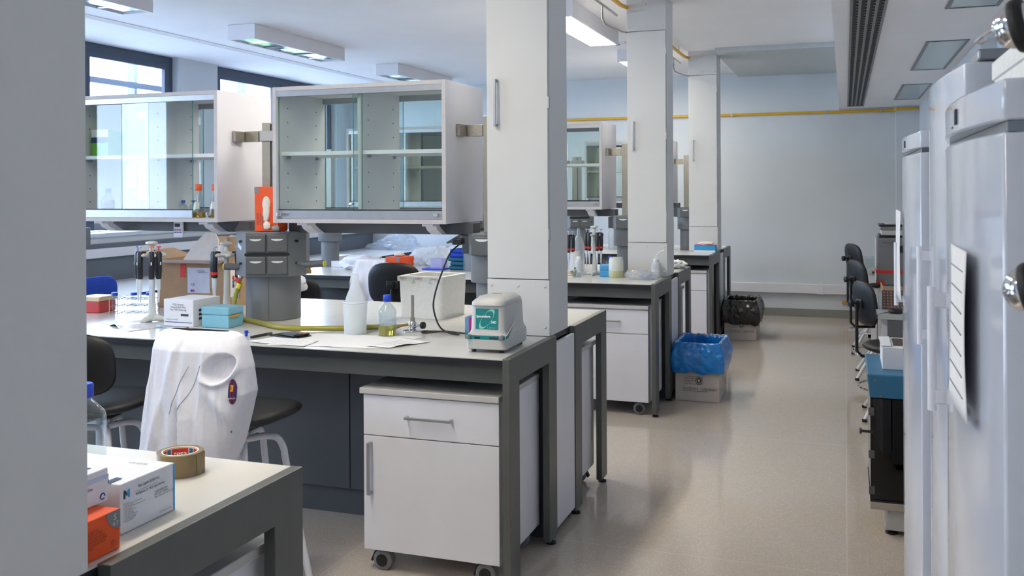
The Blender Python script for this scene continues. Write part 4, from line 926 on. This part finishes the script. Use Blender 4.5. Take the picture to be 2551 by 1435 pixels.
wb = washbottle('wash_bottle', 'wash bottle with bent spout in front of the second column', (-1.29, 6.78, BT), .036, .165)
obj('label_band', grid(BM(), lambda u, v: (.0366*math.cos(-2.6+1.9*u), .0366*math.sin(-2.6+1.9*u), .03+.03*v), 10, 2), BOXW, wb); text('Agua destilada', .009, INK, wb, (-.033,-.0375,.042), (1,0,0), (0,0,1))
washbottle('dropper_bottle', 'slim milky bottle standing left of the middle bench carousel', (-1.875, 6.80, BT), .027, .17, False)
t = thing('canister', 'white plastic canister behind the slim bottle on the middle bench', 'canister', (-1.96, 7.0, BT)); obj('body', lathe(BM(), [(.05,0),(.053,.005),(.053,.12),(.045,.14),(.045,.165),(.04,.168)], n=24), BOXW, t, smooth=True)
t = thing('squeeze_bottle', 'tall pale squeeze bottle with pointed tip on the middle bench', 'bottle', (-2.0, 7.25, BT)); obj('body', lathe(BM(), [(.045,0),(.048,.005),(.048,.19),(.03,.25),(.013,.28),(.011,.32),(.006,.335)], n=24), mat('bottle_milky', (214,218,222), .35, trans=.3), t, smooth=True)
bx('label_band', -.03, .03, -.0495, -.0485, .1, .15, BOXW, t)
duran('reagent_bottle', 'blue capped clear bottle behind the carousel on the middle bench', (-1.70, 7.05, BT), .028, .13, mat('blue_liquid', (90,140,170), .1, trans=.5), .3)
duran('reagent_bottle', 'small green capped vial at the front of the middle bench', (-1.865, 6.66, BT), .016, .072, None, cap=mat('green_cap', (20,110,70), .4))
duran('reagent_bottle', 'tiny clear vial beside the green capped vial', (-1.83, 6.645, BT), .014, .045, None, cap=BOXW)
BLB = mat('tipbox_blue', (70,150,205), .4)
t = thing('tip_box', 'stack of two blue tip boxes beside the milky jar', 'tip box', (-1.66, 6.79, BT)); bx('box_base', -.045,.03,-.035,.05,0,.045,BLB,t,.004); bx('box_lid', -.047,.032,-.037,.052,.0455,.09,BLB,t,.008)
t = thing('paper_towel', 'folded cream paper towel leaning between jar and column', 'paper towel', (-1.475, 6.78, BT))
for i in range(4): obj('fold', prism(BM(), [(-.05+.005*i,0),(.07,0),(.085-.01*i,.02+.004*i),(.02,.055),(-.03+.006*i,.05-.006*i)], .012*i, .012*i+.006, 'y'), mat('towel_cream', (222,212,190), .8), t)
t = thing('plastic_bag', 'crumpled clear plastic bag at the end of the middle bench', 'plastic bag', (-1.365, 6.63, BT)); obj('film', blob(blob(BM(), (-.02,0,.03), .075, .35, 21, 4, (1.2,1,.5), -.03, fr=3), (.05,.01,.025), .05, .35, 33, 4, (1.2,1,.5), -.025, fr=3), BAG, t, smooth=True)
t = thing('papers_stack', 'stack of cream papers behind the first column on the middle bench', 'papers', (-1.96, 6.74, BT))
for i in range(4): bx('sheet_pile', -.1, .07-.006*i, -.06, .06, .012*i, .012*i+.008, mat('towel_cream', (222,212,190), .8), t)
t = thing('paper_bag', 'crumpled white paper on the rear corner of the middle bench', 'paper', (-1.30, 7.62, BT)); obj('crumple', blob(BM(), (0,0,.03), .06, .5, 41, 3, (1.4,1.1,.6), -.03), PAPER, t)
# farther bench
t = thing('tissue_box', 'blue and pink glove box on the farthest bench end', 'glove box', (-1.335, 9.66, BT)); bx('carton', -.105,.105,-.055,.055,0,.068,mat('sky_card', (40,150,200), .5),t,.002); bx('white_base_print', -.1055,.1055,-.0557,-.0552,0,.018,BOXW,t); bx('magenta_rim', -.1055,.1055,-.0557,.0557,.0675,.071,mat('magenta', (176,30,120), .6),t)
obj('glove_tuft', blob(BM(), (0,0,.085), .05, .4, 15, 3, (1.4,.8,.4)), mat('glove_latex', (226,220,206), .6), t, smooth=True)
duran('reagent_bottle', 'blue capped tall bottle on the farthest bench behind the carousel', (-1.98, 9.75, BT), .036, .22)
washbottle('squeeze_flask', 'white bottle with blue tip on the farthest bench', (-2.35, 9.9, BT), .05, .3, False)
t = thing('sample_rack', 'white rack stand at the end of the farthest bench beside the column', 'rack', (-1.74, 9.80, BT))
for x in (-.05,.05): bx('upright', x-.006,x+.006,-.03,.03,0,.3,BOXW,t)
for z in (.05,.16,.27): bx('tray', -.05,.05,-.04,.04,z,z+.01,ALU,t)
# middle bench, window side clutter
t = thing('lab_coat', 'white lab coat hanging over the front of the middle bench', 'lab coat', (-3.32, 6.20, .70))
def coat2(u, v):
    x = -.17+.34*u+ .02*math.sin(3*v); z = .33-.62*v
    y = -.03+.04*math.sin(14*u+2*v)*v + .10*max(0, .25-v)*4*(0.6) + .02*noise.noise(Vector((u*6,v*5,3)))
    return (x*(.75+.25*v), y - .06*v, z)
obj('coat_body', grid(BM(), coat2, 40, 40), CLOTH, t, smooth=True, angle=180, solid=.012)
obj('sleeve', blob(BM(), (.1,.15,.24), .12, .4, 55, 3, (1.5,1,.35), None), CLOTH, t, smooth=True)
chair('lab_chair', 'black lab chair seen from behind, between polystyrene box and hanging coat', (-2.95, 6.05, 0), .15, .725, .90, bw=.19, bh=.15)
chair('lab_chair', 'dark chair with a white cloth behind the middle grey post', (-3.75, 6.0, 0), .3, .70, .80, bw=.19, bh=.13)
t = thing('white_cloth', 'white cloth thrown over the chair behind the middle post', 'cloth', (-3.70, 5.76, .89)); obj('drape', blob(BM(), (0,0,.0), .1, .35, 61, 3, (1.3,.8,.7)), CLOTH, t, smooth=True)
for k, (x, y, w_, d_, h_, lab) in enumerate(((-4.02,7.05,.1,.07,.05,'flat cream carton lying left of the coat on the middle bench'),(-3.86,7.25,.13,.08,.055,'second pale carton behind the coat on the middle bench'))): carton('carton_box', lab, 'box', x-w_, x+w_, y-d_, y+d_, BT, BT+h_, BOXW)
t = thing('crumpled_cloth', 'heap of crumpled white cloth behind the hanging coat', 'cloth', (-3.72, 6.85, BT)); obj('heap', blob(BM(), (0,0,.045), .13, .3, 71, 4, (1.5,1,.5), -.045, fr=2.2), CLOTH, t, smooth=True)
t = thing('glove_box', 'orange glove box lying on the middle bench among bags', 'glove box', (-3.575, 7.25, BT), -.2); bx('carton', -.075,.075,-.1,.1,0,.08,ORANGE,t,.003); bx('grey_corner_print', .035,.0755,-.1005,-.0995,.05,.0795,mat('grey_print', (130,128,130), .6),t); obj('glove_tuft', blob(BM(), (0,0,.095), .04, .45, 77, 2, (1.2,1,.5)), mat('glove_latex', (226,220,206), .6), t, smooth=True)
for k, (x, y, r, s, lab) in enumerate(((-3.42,7.4,.085,81,'pointed white plastic bag beside the orange glove box'),(-3.26,7.35,.11,86,'wide crumpled white plastic bag left of the teal stack'))):
    t = thing('plastic_bag', lab, 'plastic bag', (x, y, BT)); obj('film', blob(BM(), (0,0,r*.6), r, .28, s, 4, (1.25,1,.85 if k else 1.05), -r*.6, fr=2.4), WBAG, t, smooth=True)
TL = mat('teal_cloth', (14,84,110), .7, var=.1)
for k in range(5):
    t = thing('folded_pack', ['lowest teal pack of the folded stack','second teal pack from the bottom of the folded stack','middle teal pack of the folded stack','fourth blue pack of the folded stack','topmost blue pack of the folded stack'][k], 'folded pack', (-2.93+.012*math.sin(k*2), 7.05, BT+.0005+.034*k), .1*math.sin(k*3), 'folded packs in a stack')
    bx('pack', -.075,.1,-.08,.08,0,.033, TL if k < 3 else BLUEFAB, t, .014, seg=3, smooth=True)
t = thing('storage_tray', 'clear lilac storage box left of the teal stack', 'box', (-3.10, 7.0, BT)); bx('tray', -.05,.05,-.06,.06,0,.09,thin('lilac_plastic', (226,226,244), haze=.5, hazecol=(214,212,236)),t,.004); bx('blue_base', -.12,.06,-.07,.07,0,.012,BLUECAP,t)
# window desk things
t = thing('plastic_bag', 'big heap of clear wrapping plastic on the far end of the window desk', 'plastic bag', (-5.55, 11.25, .7505)); obj('film', blob(blob(BM(), (0,0,.09), .17, .35, 91, 4, (1.5,1,.7), -.09, fr=2.2), (-.3,.0,.04), .10, .35, 95, 4, (1.8,1,.45), -.04, fr=2.2), BAG, t, smooth=True)
chair('office_chair', 'blue fabric chair at the window desk, left edge of the picture', (-5.2, 5.3, 0), 1.45, .50, .80, fab=BLUEFAB, legs=BLACK, arch=False, ring=False, bw=.2, bh=.15)
chair('office_chair', 'blue fabric chair far behind by the far wall', (-4.72, 10.95, 0), 1.7, .50, .80, fab=BLUEFAB, legs=BLACK, arch=False, ring=False, bw=.19, bh=.14)
carton('carton_box', 'low pale carton lying on the window desk', 'box', -5.5, -5.3, 9.2, 9.5, .7505, .81, BOXW)

# ---------------------------------------------------------------- bins
def bin_(label, loc, rz, film, sc, lrot=0, top=.44, drop=.215, seed=3):
    t = thing('waste_bin', label, 'waste bin', loc, rz); W_, D_ = .157, .222
    for nm, a in (('box_wall', (-W_,W_,-D_,-D_+.005)), ('box_wall', (-W_,W_,D_-.005,D_)), ('box_wall', (-W_,-W_+.005,-D_+.005,D_-.005)), ('box_wall', (W_-.005,W_,-D_+.005,D_-.005))): bx(nm, *a, .002, top, BINBOX, t)
    bx('box_bottom', -W_+.005,W_-.005,-D_+.005,D_-.005,.002,.008,BINBOX,t)
    ring = rrect(-1,1,-1,1,.1,7); PER = []
    for p, q in zip(ring, ring[1:]+ring[:1]):
        n_ = max(1, int(math.hypot(p[0]-q[0], p[1]-q[1])/.036))
        PER += [(p[0]+(q[0]-p[0])*i/n_, p[1]+(q[1]-p[1])*i/n_) for i in range(n_)]
    def fn(u, v):
        x, y = PER[int(round(u*len(PER))) % len(PER)]
        if v < .3:      # inside of the bag
            k = v/.3; o = -.008-.015*(1-k); z = .15+(top-.15)*k
        else:
            k = (v-.3)/.7; o = .006+.022*k**.8+.02*math.sin(PI*k); z = top+.012*math.sin(PI*min(1,k*6)) - drop*k*(1+.34*noise.noise(Vector((x*2,y*2,seed))))
        cr = noise.noise(Vector((x*1.3+seed, y*1.3, z*5)))*.03+abs(noise.noise(Vector((x*3.2, y*3.2+seed, z*16))))*.022-.006+abs(noise.noise(Vector((x*7, y*7+seed, z*34))))*.008
        cr *= (.55 if v >= .3 else .35)*min(1, abs(v-.3)*6+.25)
        return (x*(W_+o+cr), y*(D_+o+cr), z + (.016*noise.noise(Vector((x*5,y*5,seed+5)))*math.exp(-((v-.32)/.08)**2)))
    obj('bag_liner', grid(BM(), fn, len(PER), 56, True), film, t, smooth=True, angle=180)
    bk = mat('stamp_ink', (70,64,62), .8)
    text('DIVISION  OFICINAS', .027, bk, t, (-.105,-D_-.0008,.082), (1,0,0), (0,0,1)); bx('underline', -.105,.075,-D_-.0012,-D_-.0004,.074,.076,bk,t)
    text('ISO 9001', .02, bk, t, (-.085,-D_-.0008,.16), (1,0,0), (0,0,1)); text('BUREAU VERITAS\nCertification', .011, bk, t, (-.085,-D_-.0008,.147), (1,0,0), (0,0,1))
    bm = BM(); 
    for p0, p1 in (((-.09,.125),(.04,.125)),((-.09,.18),(.04,.18)),((-.09,.125),(-.09,.18)),((.04,.125),(.04,.18))): tube(bm, [(p0[0],-D_-.0008,p0[1]),(p1[0],-D_-.0008,p1[1])], .0008, 5)
    tube(bm, [(.012+.022*math.cos(a),-D_-.0008,.152+.028*math.sin(a)) for a in [i*PI/12 for i in range(25)]], .0022, 5); tube(bm, [(.012+.012*math.cos(a),-D_-.0008,.152+.017*math.sin(a)) for a in [i*PI/8 for i in range(17)]], .004, 5)
    obj('certificate_stamp', bm, bk, t)
    return t
BLF = mat('blue_bin_bag', (10,122,206), .2, var=.1, scale=12, sub=.0, spec=.6); BKF = mat('black_bin_bag', (30,28,27), .25, var=.15, scale=12, spec=.6)
bin_('cardboard waste bin with a blue bag liner beside the middle bench', (-1.018, 7.118, 0), 0, BLF, 1, top=.425, seed=3)
bin_('cardboard waste bin with a black bag liner beside the farthest bench', (-1.012, 10.03, 0), 0, BKF, 1, top=.405, drop=.24, seed=11)

# ---------------------------------------------------------------- right side: fridges
def fridge(label, Xf, y0, y1, H_, band, hz0, hz1, paper=None, group='white upright fridges'):
    t = thing('fridge', label, 'fridge', (Xf, y0, 0), 0, group); L_ = y1-y0; D_ = .62
    bx('cabinet', .06, D_, 0, L_, .03, H_, ENAMELS, t, .006)
    def prof(z0, z1, name, off=0, mm=ENAMEL):
        pts = [(.055,0.0),(.03,0.0)] + [(.022 - .034*math.sin(PI*(.12+.76*i/14))*1.0 + off, .006+(L_-.012)*i/14) for i in range(15)] + [(.03,L_),(.055,L_)]
        return obj(name, prism(BM(), pts, z0, z1), mm, t, .003, smooth=True, angle=30)
    if band:
        prof(H_-.045, H_, 'control_panel'); bx('recess', .014, .055, .004, L_-.004, H_-.057, H_-.0455, mat('recess_steel', (120,128,134), .25, .6), t)
        d = prof(.08, H_-.0575, 'door')
        p = bpy.data.objects.new('x', None); bpy.data.objects.remove(p)
        bx('display', -.0132, -.0108, L_*.40, L_*.43, H_-.034, H_-.014, INK, t)
        bx('switch_mark', -.0132, -.0108, L_*.47, L_*.49, H_-.037, H_-.035, GREYPL, t)
    else:
        d = prof(.08, H_-.002, 'door'); hp = bx('hinge_cover', .03, .16, .0, .10, H_, H_+.02, mat('hinge_chrome', (150,154,160), .2, .7), t, .004)
        bx('gasket', .0555, .0598, .01, L_-.01, .1, H_-.02, BLACK, t)
    bx('plinth', .08, D_, .01, L_-.01, 0, .03, BLACK, t)
    hy = L_*.84
    h = obj('handle', tube(BM(), [(-.022,hy,hz0),(-.022,hy,hz1)], .0068, 14), WTUBE, d, smooth=True)
    for z in (hz0+.022, hz1-.022): bx('handle_mount', -.02, .012, hy-.006, hy+.006, z-.012, z+.012, WTUBE, h, .003)
    return t, d
f1, d1 = fridge('nearest white fridge with a control band and paper list, right edge', .15, 1.12, 1.72, 1.668, True, 1.20, 1.395)
f2, d2 = fridge('tall white fridge in the middle of the three', .183, 1.765, 2.47, 1.765, False, 1.19, 1.415)
f3, d3 = fridge('white fridge farthest from the camera of the three', .178, 2.70, 3.44, 1.70, True, 1.165, 1.37)
def hung_sheet(label, X, y0, y1, z0, z1, lines):
    t = thing('paper_list', label, 'paper', (X, y0, z0)); L_, H_ = y1-y0, z1-z0
    s = obj('sheet', grid(BM(), lambda u, v: (-.002-.004*(1-v)**2*u-.003*math.sin(PI*v)*(1-u), L_*u, H_*v), 8, 12), PAPER, t, smooth=True, solid=.0006)
    for i in range(lines): obj('ruled_line', tube(BM(), [(-.0032-.004*(1-(i+1)/(lines+1))**2*u-.003*math.sin(PI*(i+1)/(lines+1))*(1-u), L_*u, H_*(i+1)/(lines+1)) for u in (.15,.5,.95)], .0006, 5), GREYPL, s)
    return t
hung_sheet('paper list with ruled lines taped to the nearest fridge', .137, 1.23, 1.40, 1.27, 1.475, 7)
hung_sheet('curled white paper hanging on the farthest fridge door', .162, 3.12, 3.40, 1.20, 1.476, 0)
t = thing('foam_lid', 'white foam block lying on top of the nearest fridge', 'foam block', (.24, 1.2, 1.6688)); obj('block', loft(BM(), [[(p[0],p[1],z) for p in rrect(-.055-i,.2,-.07-i,.2,.02)] for z, i in ((0,0),(.022,-.001),(.023,.002),(.045,.002))]), STYRO, t, smooth=True, angle=30)
# chrome ball hooks of a coat rail just right of the picture
t = thing('ball_hook', 'upper chrome ball with black rubber ring at the right edge', 'hook', (.139, .90, 1.689))
def ballhook(t, tip):
    obj('chrome_ball', lathe(BM(), [(.0195*math.sin(PI*i/18)+1e-4, -.0195*math.cos(PI*i/18)) for i in range(19)], n=28), CHROME, t, smooth=True, angle=180)
    r_ = [(.0196+.004*math.cos(a), .0065*math.sin(a)) for a in [2*PI*i/12 for i in range(13)]]
    obj('rubber_ring', lathe(BM(), r_, n=32, cap0=False, cap1=False), RUBBER, t, smooth=True, loc=(.0025,.0,0), rot=(0,1.35,-.35))
    obj('stem', tube(BM(), [(.015,0,0),(.05,.0,-.004),(.066,.0,-.004)], .007, 12), CHROME, t, smooth=True)
    if tip: obj('hook_tip', tube(BM(), [(-.015,.01,.002),(-.026,.02,-.005),(-.03,.022,-.009),(-.026,.02,-.0105),(-.021,.018,-.007)], .0018, 8), CHROME, t, smooth=True)
ballhook(t, True)
t = thing('ball_hook', 'lower chrome ball with black rubber ring at the right edge', 'hook', (.146, .90, 1.465)); ballhook(t, False)
t = thing('hook_rail', 'chrome upright rail carrying the ball hooks just outside the right edge', 'rail', (.221, .90, 0)); obj('upright', cyl(BM(), (0,0,0.002), (0,0,1.9), .012), CHROME, t, smooth=True); obj('foot_plate', lathe(BM(), [(.12,0),(.12,.008),(.015,.02)], n=24), STEEL, t, smooth=True)

# ---------------------------------------------------------------- right side: instrument, desk, chairs
t = thing('incubator', 'blue and black instrument cabinet with tinted door and white box on top', 'instrument', (.10, 4.5, 0))
bl = mat('instrument_blue', (48,110,146), .4)
obj('blue_hood', prism(BM(), [(0,.61),(.5,.61),(.52,.61),(.52,.715),(-.012,.715)], 0, .55, 'y'), bl, t, .006)
bx('inner_back', .02, .5, .5, .53, .15, .609, BLACK, t); bx('inner_side', .48, .5, .03, .5, .15, .609, BLACK, t); bx('inner_shelf', .03, .48, .06, .5, .33, .335, STEEL, t); bx('inner_tray', .08, .4, .1, .45, .16, .3, bl, t, .01); bx('inner_floor', .0, .5, 0, .53, .148, .155, BLACK, t)
d = bx('tinted_door', .004, .5, .0, .006, .16, .608, TINT, t); bx('tinted_side', .002, .008, .008, .5, .16, .608, TINT, t)
for z in (.2,.36,.55): h = bx('hinge', -.006,.018,-.005,-.001,z-.018,z+.018,POSTD,d,.002)
obj('door_knob', tube(BM(), [(.01,-.004,.46),(-.034,-.001,.46),(-.036,-.001,.46),(-.044,-.001,.46)], [.006,.006,.014,.012], 14), BLACK, t, smooth=True)
bx('base_rail', .0, .5, -.004, .53, .115, .147, mat('base_beige', (170,160,146), .5), t, .003); obj('base_box', prism(BM(), [(.075,.115),(.06,.02),(.49,.02),(.49,.115)], .02, .5, 'y'), GREYW, t, .003)
for x, y in ((.09,.05),(.44,.05),(.09,.46),(.44,.46)): obj('foot', lathe(BM(), [(.028,0),(.028,.006),(.014,.014),(.012,.022)], (x,y,0), 14), RUBBER, t, smooth=True)
for x, z in ((.02,.69),(.045,.62),(.2,.625)): obj('rivet', cyl(BM(), (x,-.002,z), (x,.001,z), .004, n=10), BRASS, t)
t = thing('white_carton', 'open white carton with a dark slot standing on the blue instrument', 'box', (.158, 4.64, .7155)); W_ = .17; D_ = .32; H_ = .10
bx('carton', 0, W_, 0, D_, 0, H_, BOXW, t, .002); bx('dark_slot', .05, .10, .06, D_-.03, H_-.0, H_+.001, mat('slot_brown', (66,48,30), .6), t); bx('lid_flap', .0, .045, .02, D_-.02, H_+.0012, H_+.005, BOXW, t, rot=(0,-.06,0)); bx('lid_flap', .105, W_, .03, D_-.02, H_+.0012, H_+.005, BOXW, t)
# desk along the right wall
t = thing('instrument_desk', 'long grey topped desk with white legs along the right wall', 'desk', (.185, 6.32, 0))
w = bx('desk_top', 0, .60, 0, 5.3, .722, .75, mat('desk_grey', (172,174,172), .3), t, .002); bx('edge_band', -.003, 0, 0, 5.3, .722, .75, CORE, w)
for y in (.1,1.4,2.7,4.0,5.15):
    for x in (.03,.54): bx('leg', x, x+.04, y, y+.04, .004, .722, WTUBE, t)
    bx('foot_rail', .03, .58, y, y+.04, .002, .04, WTUBE, t)
bx('end_panel', .06, .60, .0, .018, .42, .72, DARKP, t)
chair('work_stool', 'nearest black chair at the right desk with curved steel back support', (.33, 6.85, 0), -PI/2+.42, .50, .77, rr=.30, bw=.16, bh=.15, nleg=4, arch=False, ring=True)
chair('work_stool', 'second black chair at the right desk', (.30, 8.25, 0), -PI/2+.42, .50, .80, rr=.3, bw=.17, bh=.16, nleg=4, arch=False, ring=True)
chair('work_stool', 'farthest black chair at the right desk', (.28, 9.5, 0), -PI/2+.42, .52, .88, rr=.3, bw=.17, bh=.14, nleg=4, arch=False, ring=True)
t = thing('gel_reader', 'pale grey instrument with a red stripe on the right desk', 'instrument', (.24, 8.2, .7505)); bx('body', 0, .4, 0, .4, .0, .385, GREYPL, t, .012); bx('front_plate', -.004, .0, .01, .39, .0, .38, GREYW, t, .004)
bx('red_stripe', -.006, .401, -.002, .4, .1, .125, REDP, t); text('BIO-RAD', .02, INK, t, (.05,-.0025,.34), (1,0,0), (0,0,1)); bx('red_foot', -.006, .06, -.002, .03, .0, .04, REDP, t)
t = thing('printer', 'stack of dark and pale office machines on top of the grey instrument', 'printer', (.26, 8.22, 1.1365))
for z0, z1, c, i in ((0,.02,BLACK,0),(.02,.06,GREYW,.02),(.061,.09,GREYPL,.01),(.091,.105,BLACK,.0),(.106,.118,GREYW,.05)): bx('tray_layer', i, .4, .01, .36, z0, z1, c, t, .004)
t = thing('cardboard_sheet', 'flat brown cardboard tray in front of the grey instrument', 'cardboard', (.26, 7.5, .7505)); bx('tray_base', 0, .35, 0, .5, .0, .006, CARD, t); bx('tray_edge', 0, .35, 0, .006, .006, .06, CARD, t); bx('tray_edge', 0, .006, .006, .5, .006, .05, CARD, t)
t = thing('tip_rack', 'brown perforated tube rack tilted on the right desk', 'tube rack', (.225, 6.62, .7505))
pl = bx('plate', 0, .26, -.004, .004, .0, .13, mat('rack_brown', (92,66,58), .5), t, .002, rot=(-.5,0,.0), loc=(0,0,.003))
bm = BM()
for i in range(12):
    for j in range(6): cyl(bm, (.014+.021*i,-.0052,.014+.02*j), (.014+.021*i,-.004,.014+.02*j), .0055, n=8)
stuff(obj('hole_grid', bm, mat('hole_pale', (150,130,118), .6), pl)); bx('clear_stand', -.02, .0, -.02, .09, 0, .11, BAG, t)
t = thing('computer_mouse', 'black computer mouse with cable on the near end of the right desk', 'mouse', (.30, 6.42, .7505)); obj('shell', blob(BM(), (0,0,.014), .03, .02, 2, 3, (1.6,1,.6), -.014), BLACK, t, smooth=True); obj('cord', tube(BM(), [(-.03,0,.008),(-.06,-.02,.006),(-.09,-.06,.004),(-.113,-.13,.004),(-.116,-.135,-.2),(-.12,-.13,-.35)], .002, 6), BLACK, t, smooth=True)
t = thing('stapler', 'black hand piece lying further along the right desk', 'hand piece', (.22, 8.05, .7505)); obj('grip', blob(BM(), (0,-.05,.02), .03, .15, 4, 3, (1.8,1,.6), -.02), BLACK, t, smooth=True)
t = thing('tip_tray', 'pale tray with black pegs beyond the grey instrument', 'tray', (.20, 9.2, .7505)); bx('tray', 0, .3, 0, .2, 0, .05, GREYW, t, .004)
for i in range(6): bx('peg', .03+.04*i, .05+.04*i, -.006, .0, .01, .03, BLACK, t)
t = thing('clear_lid', 'clear plastic gel tray at the far end of the right desk', 'tray', (.19, 10.0, .7505)); bx('tray', 0, .4, 0, .3, 0, .09, thin('pale_clear', (230,240,240), haze=.25), t)
t = thing('wall_box', 'small orange brown junction box low on the far wall', 'junction box', (-.01, YF, .17)); bx('cover', -.03, .05, -.03, 0, 0, .035, mat('box_ochre', (196,140,60), .6), t)
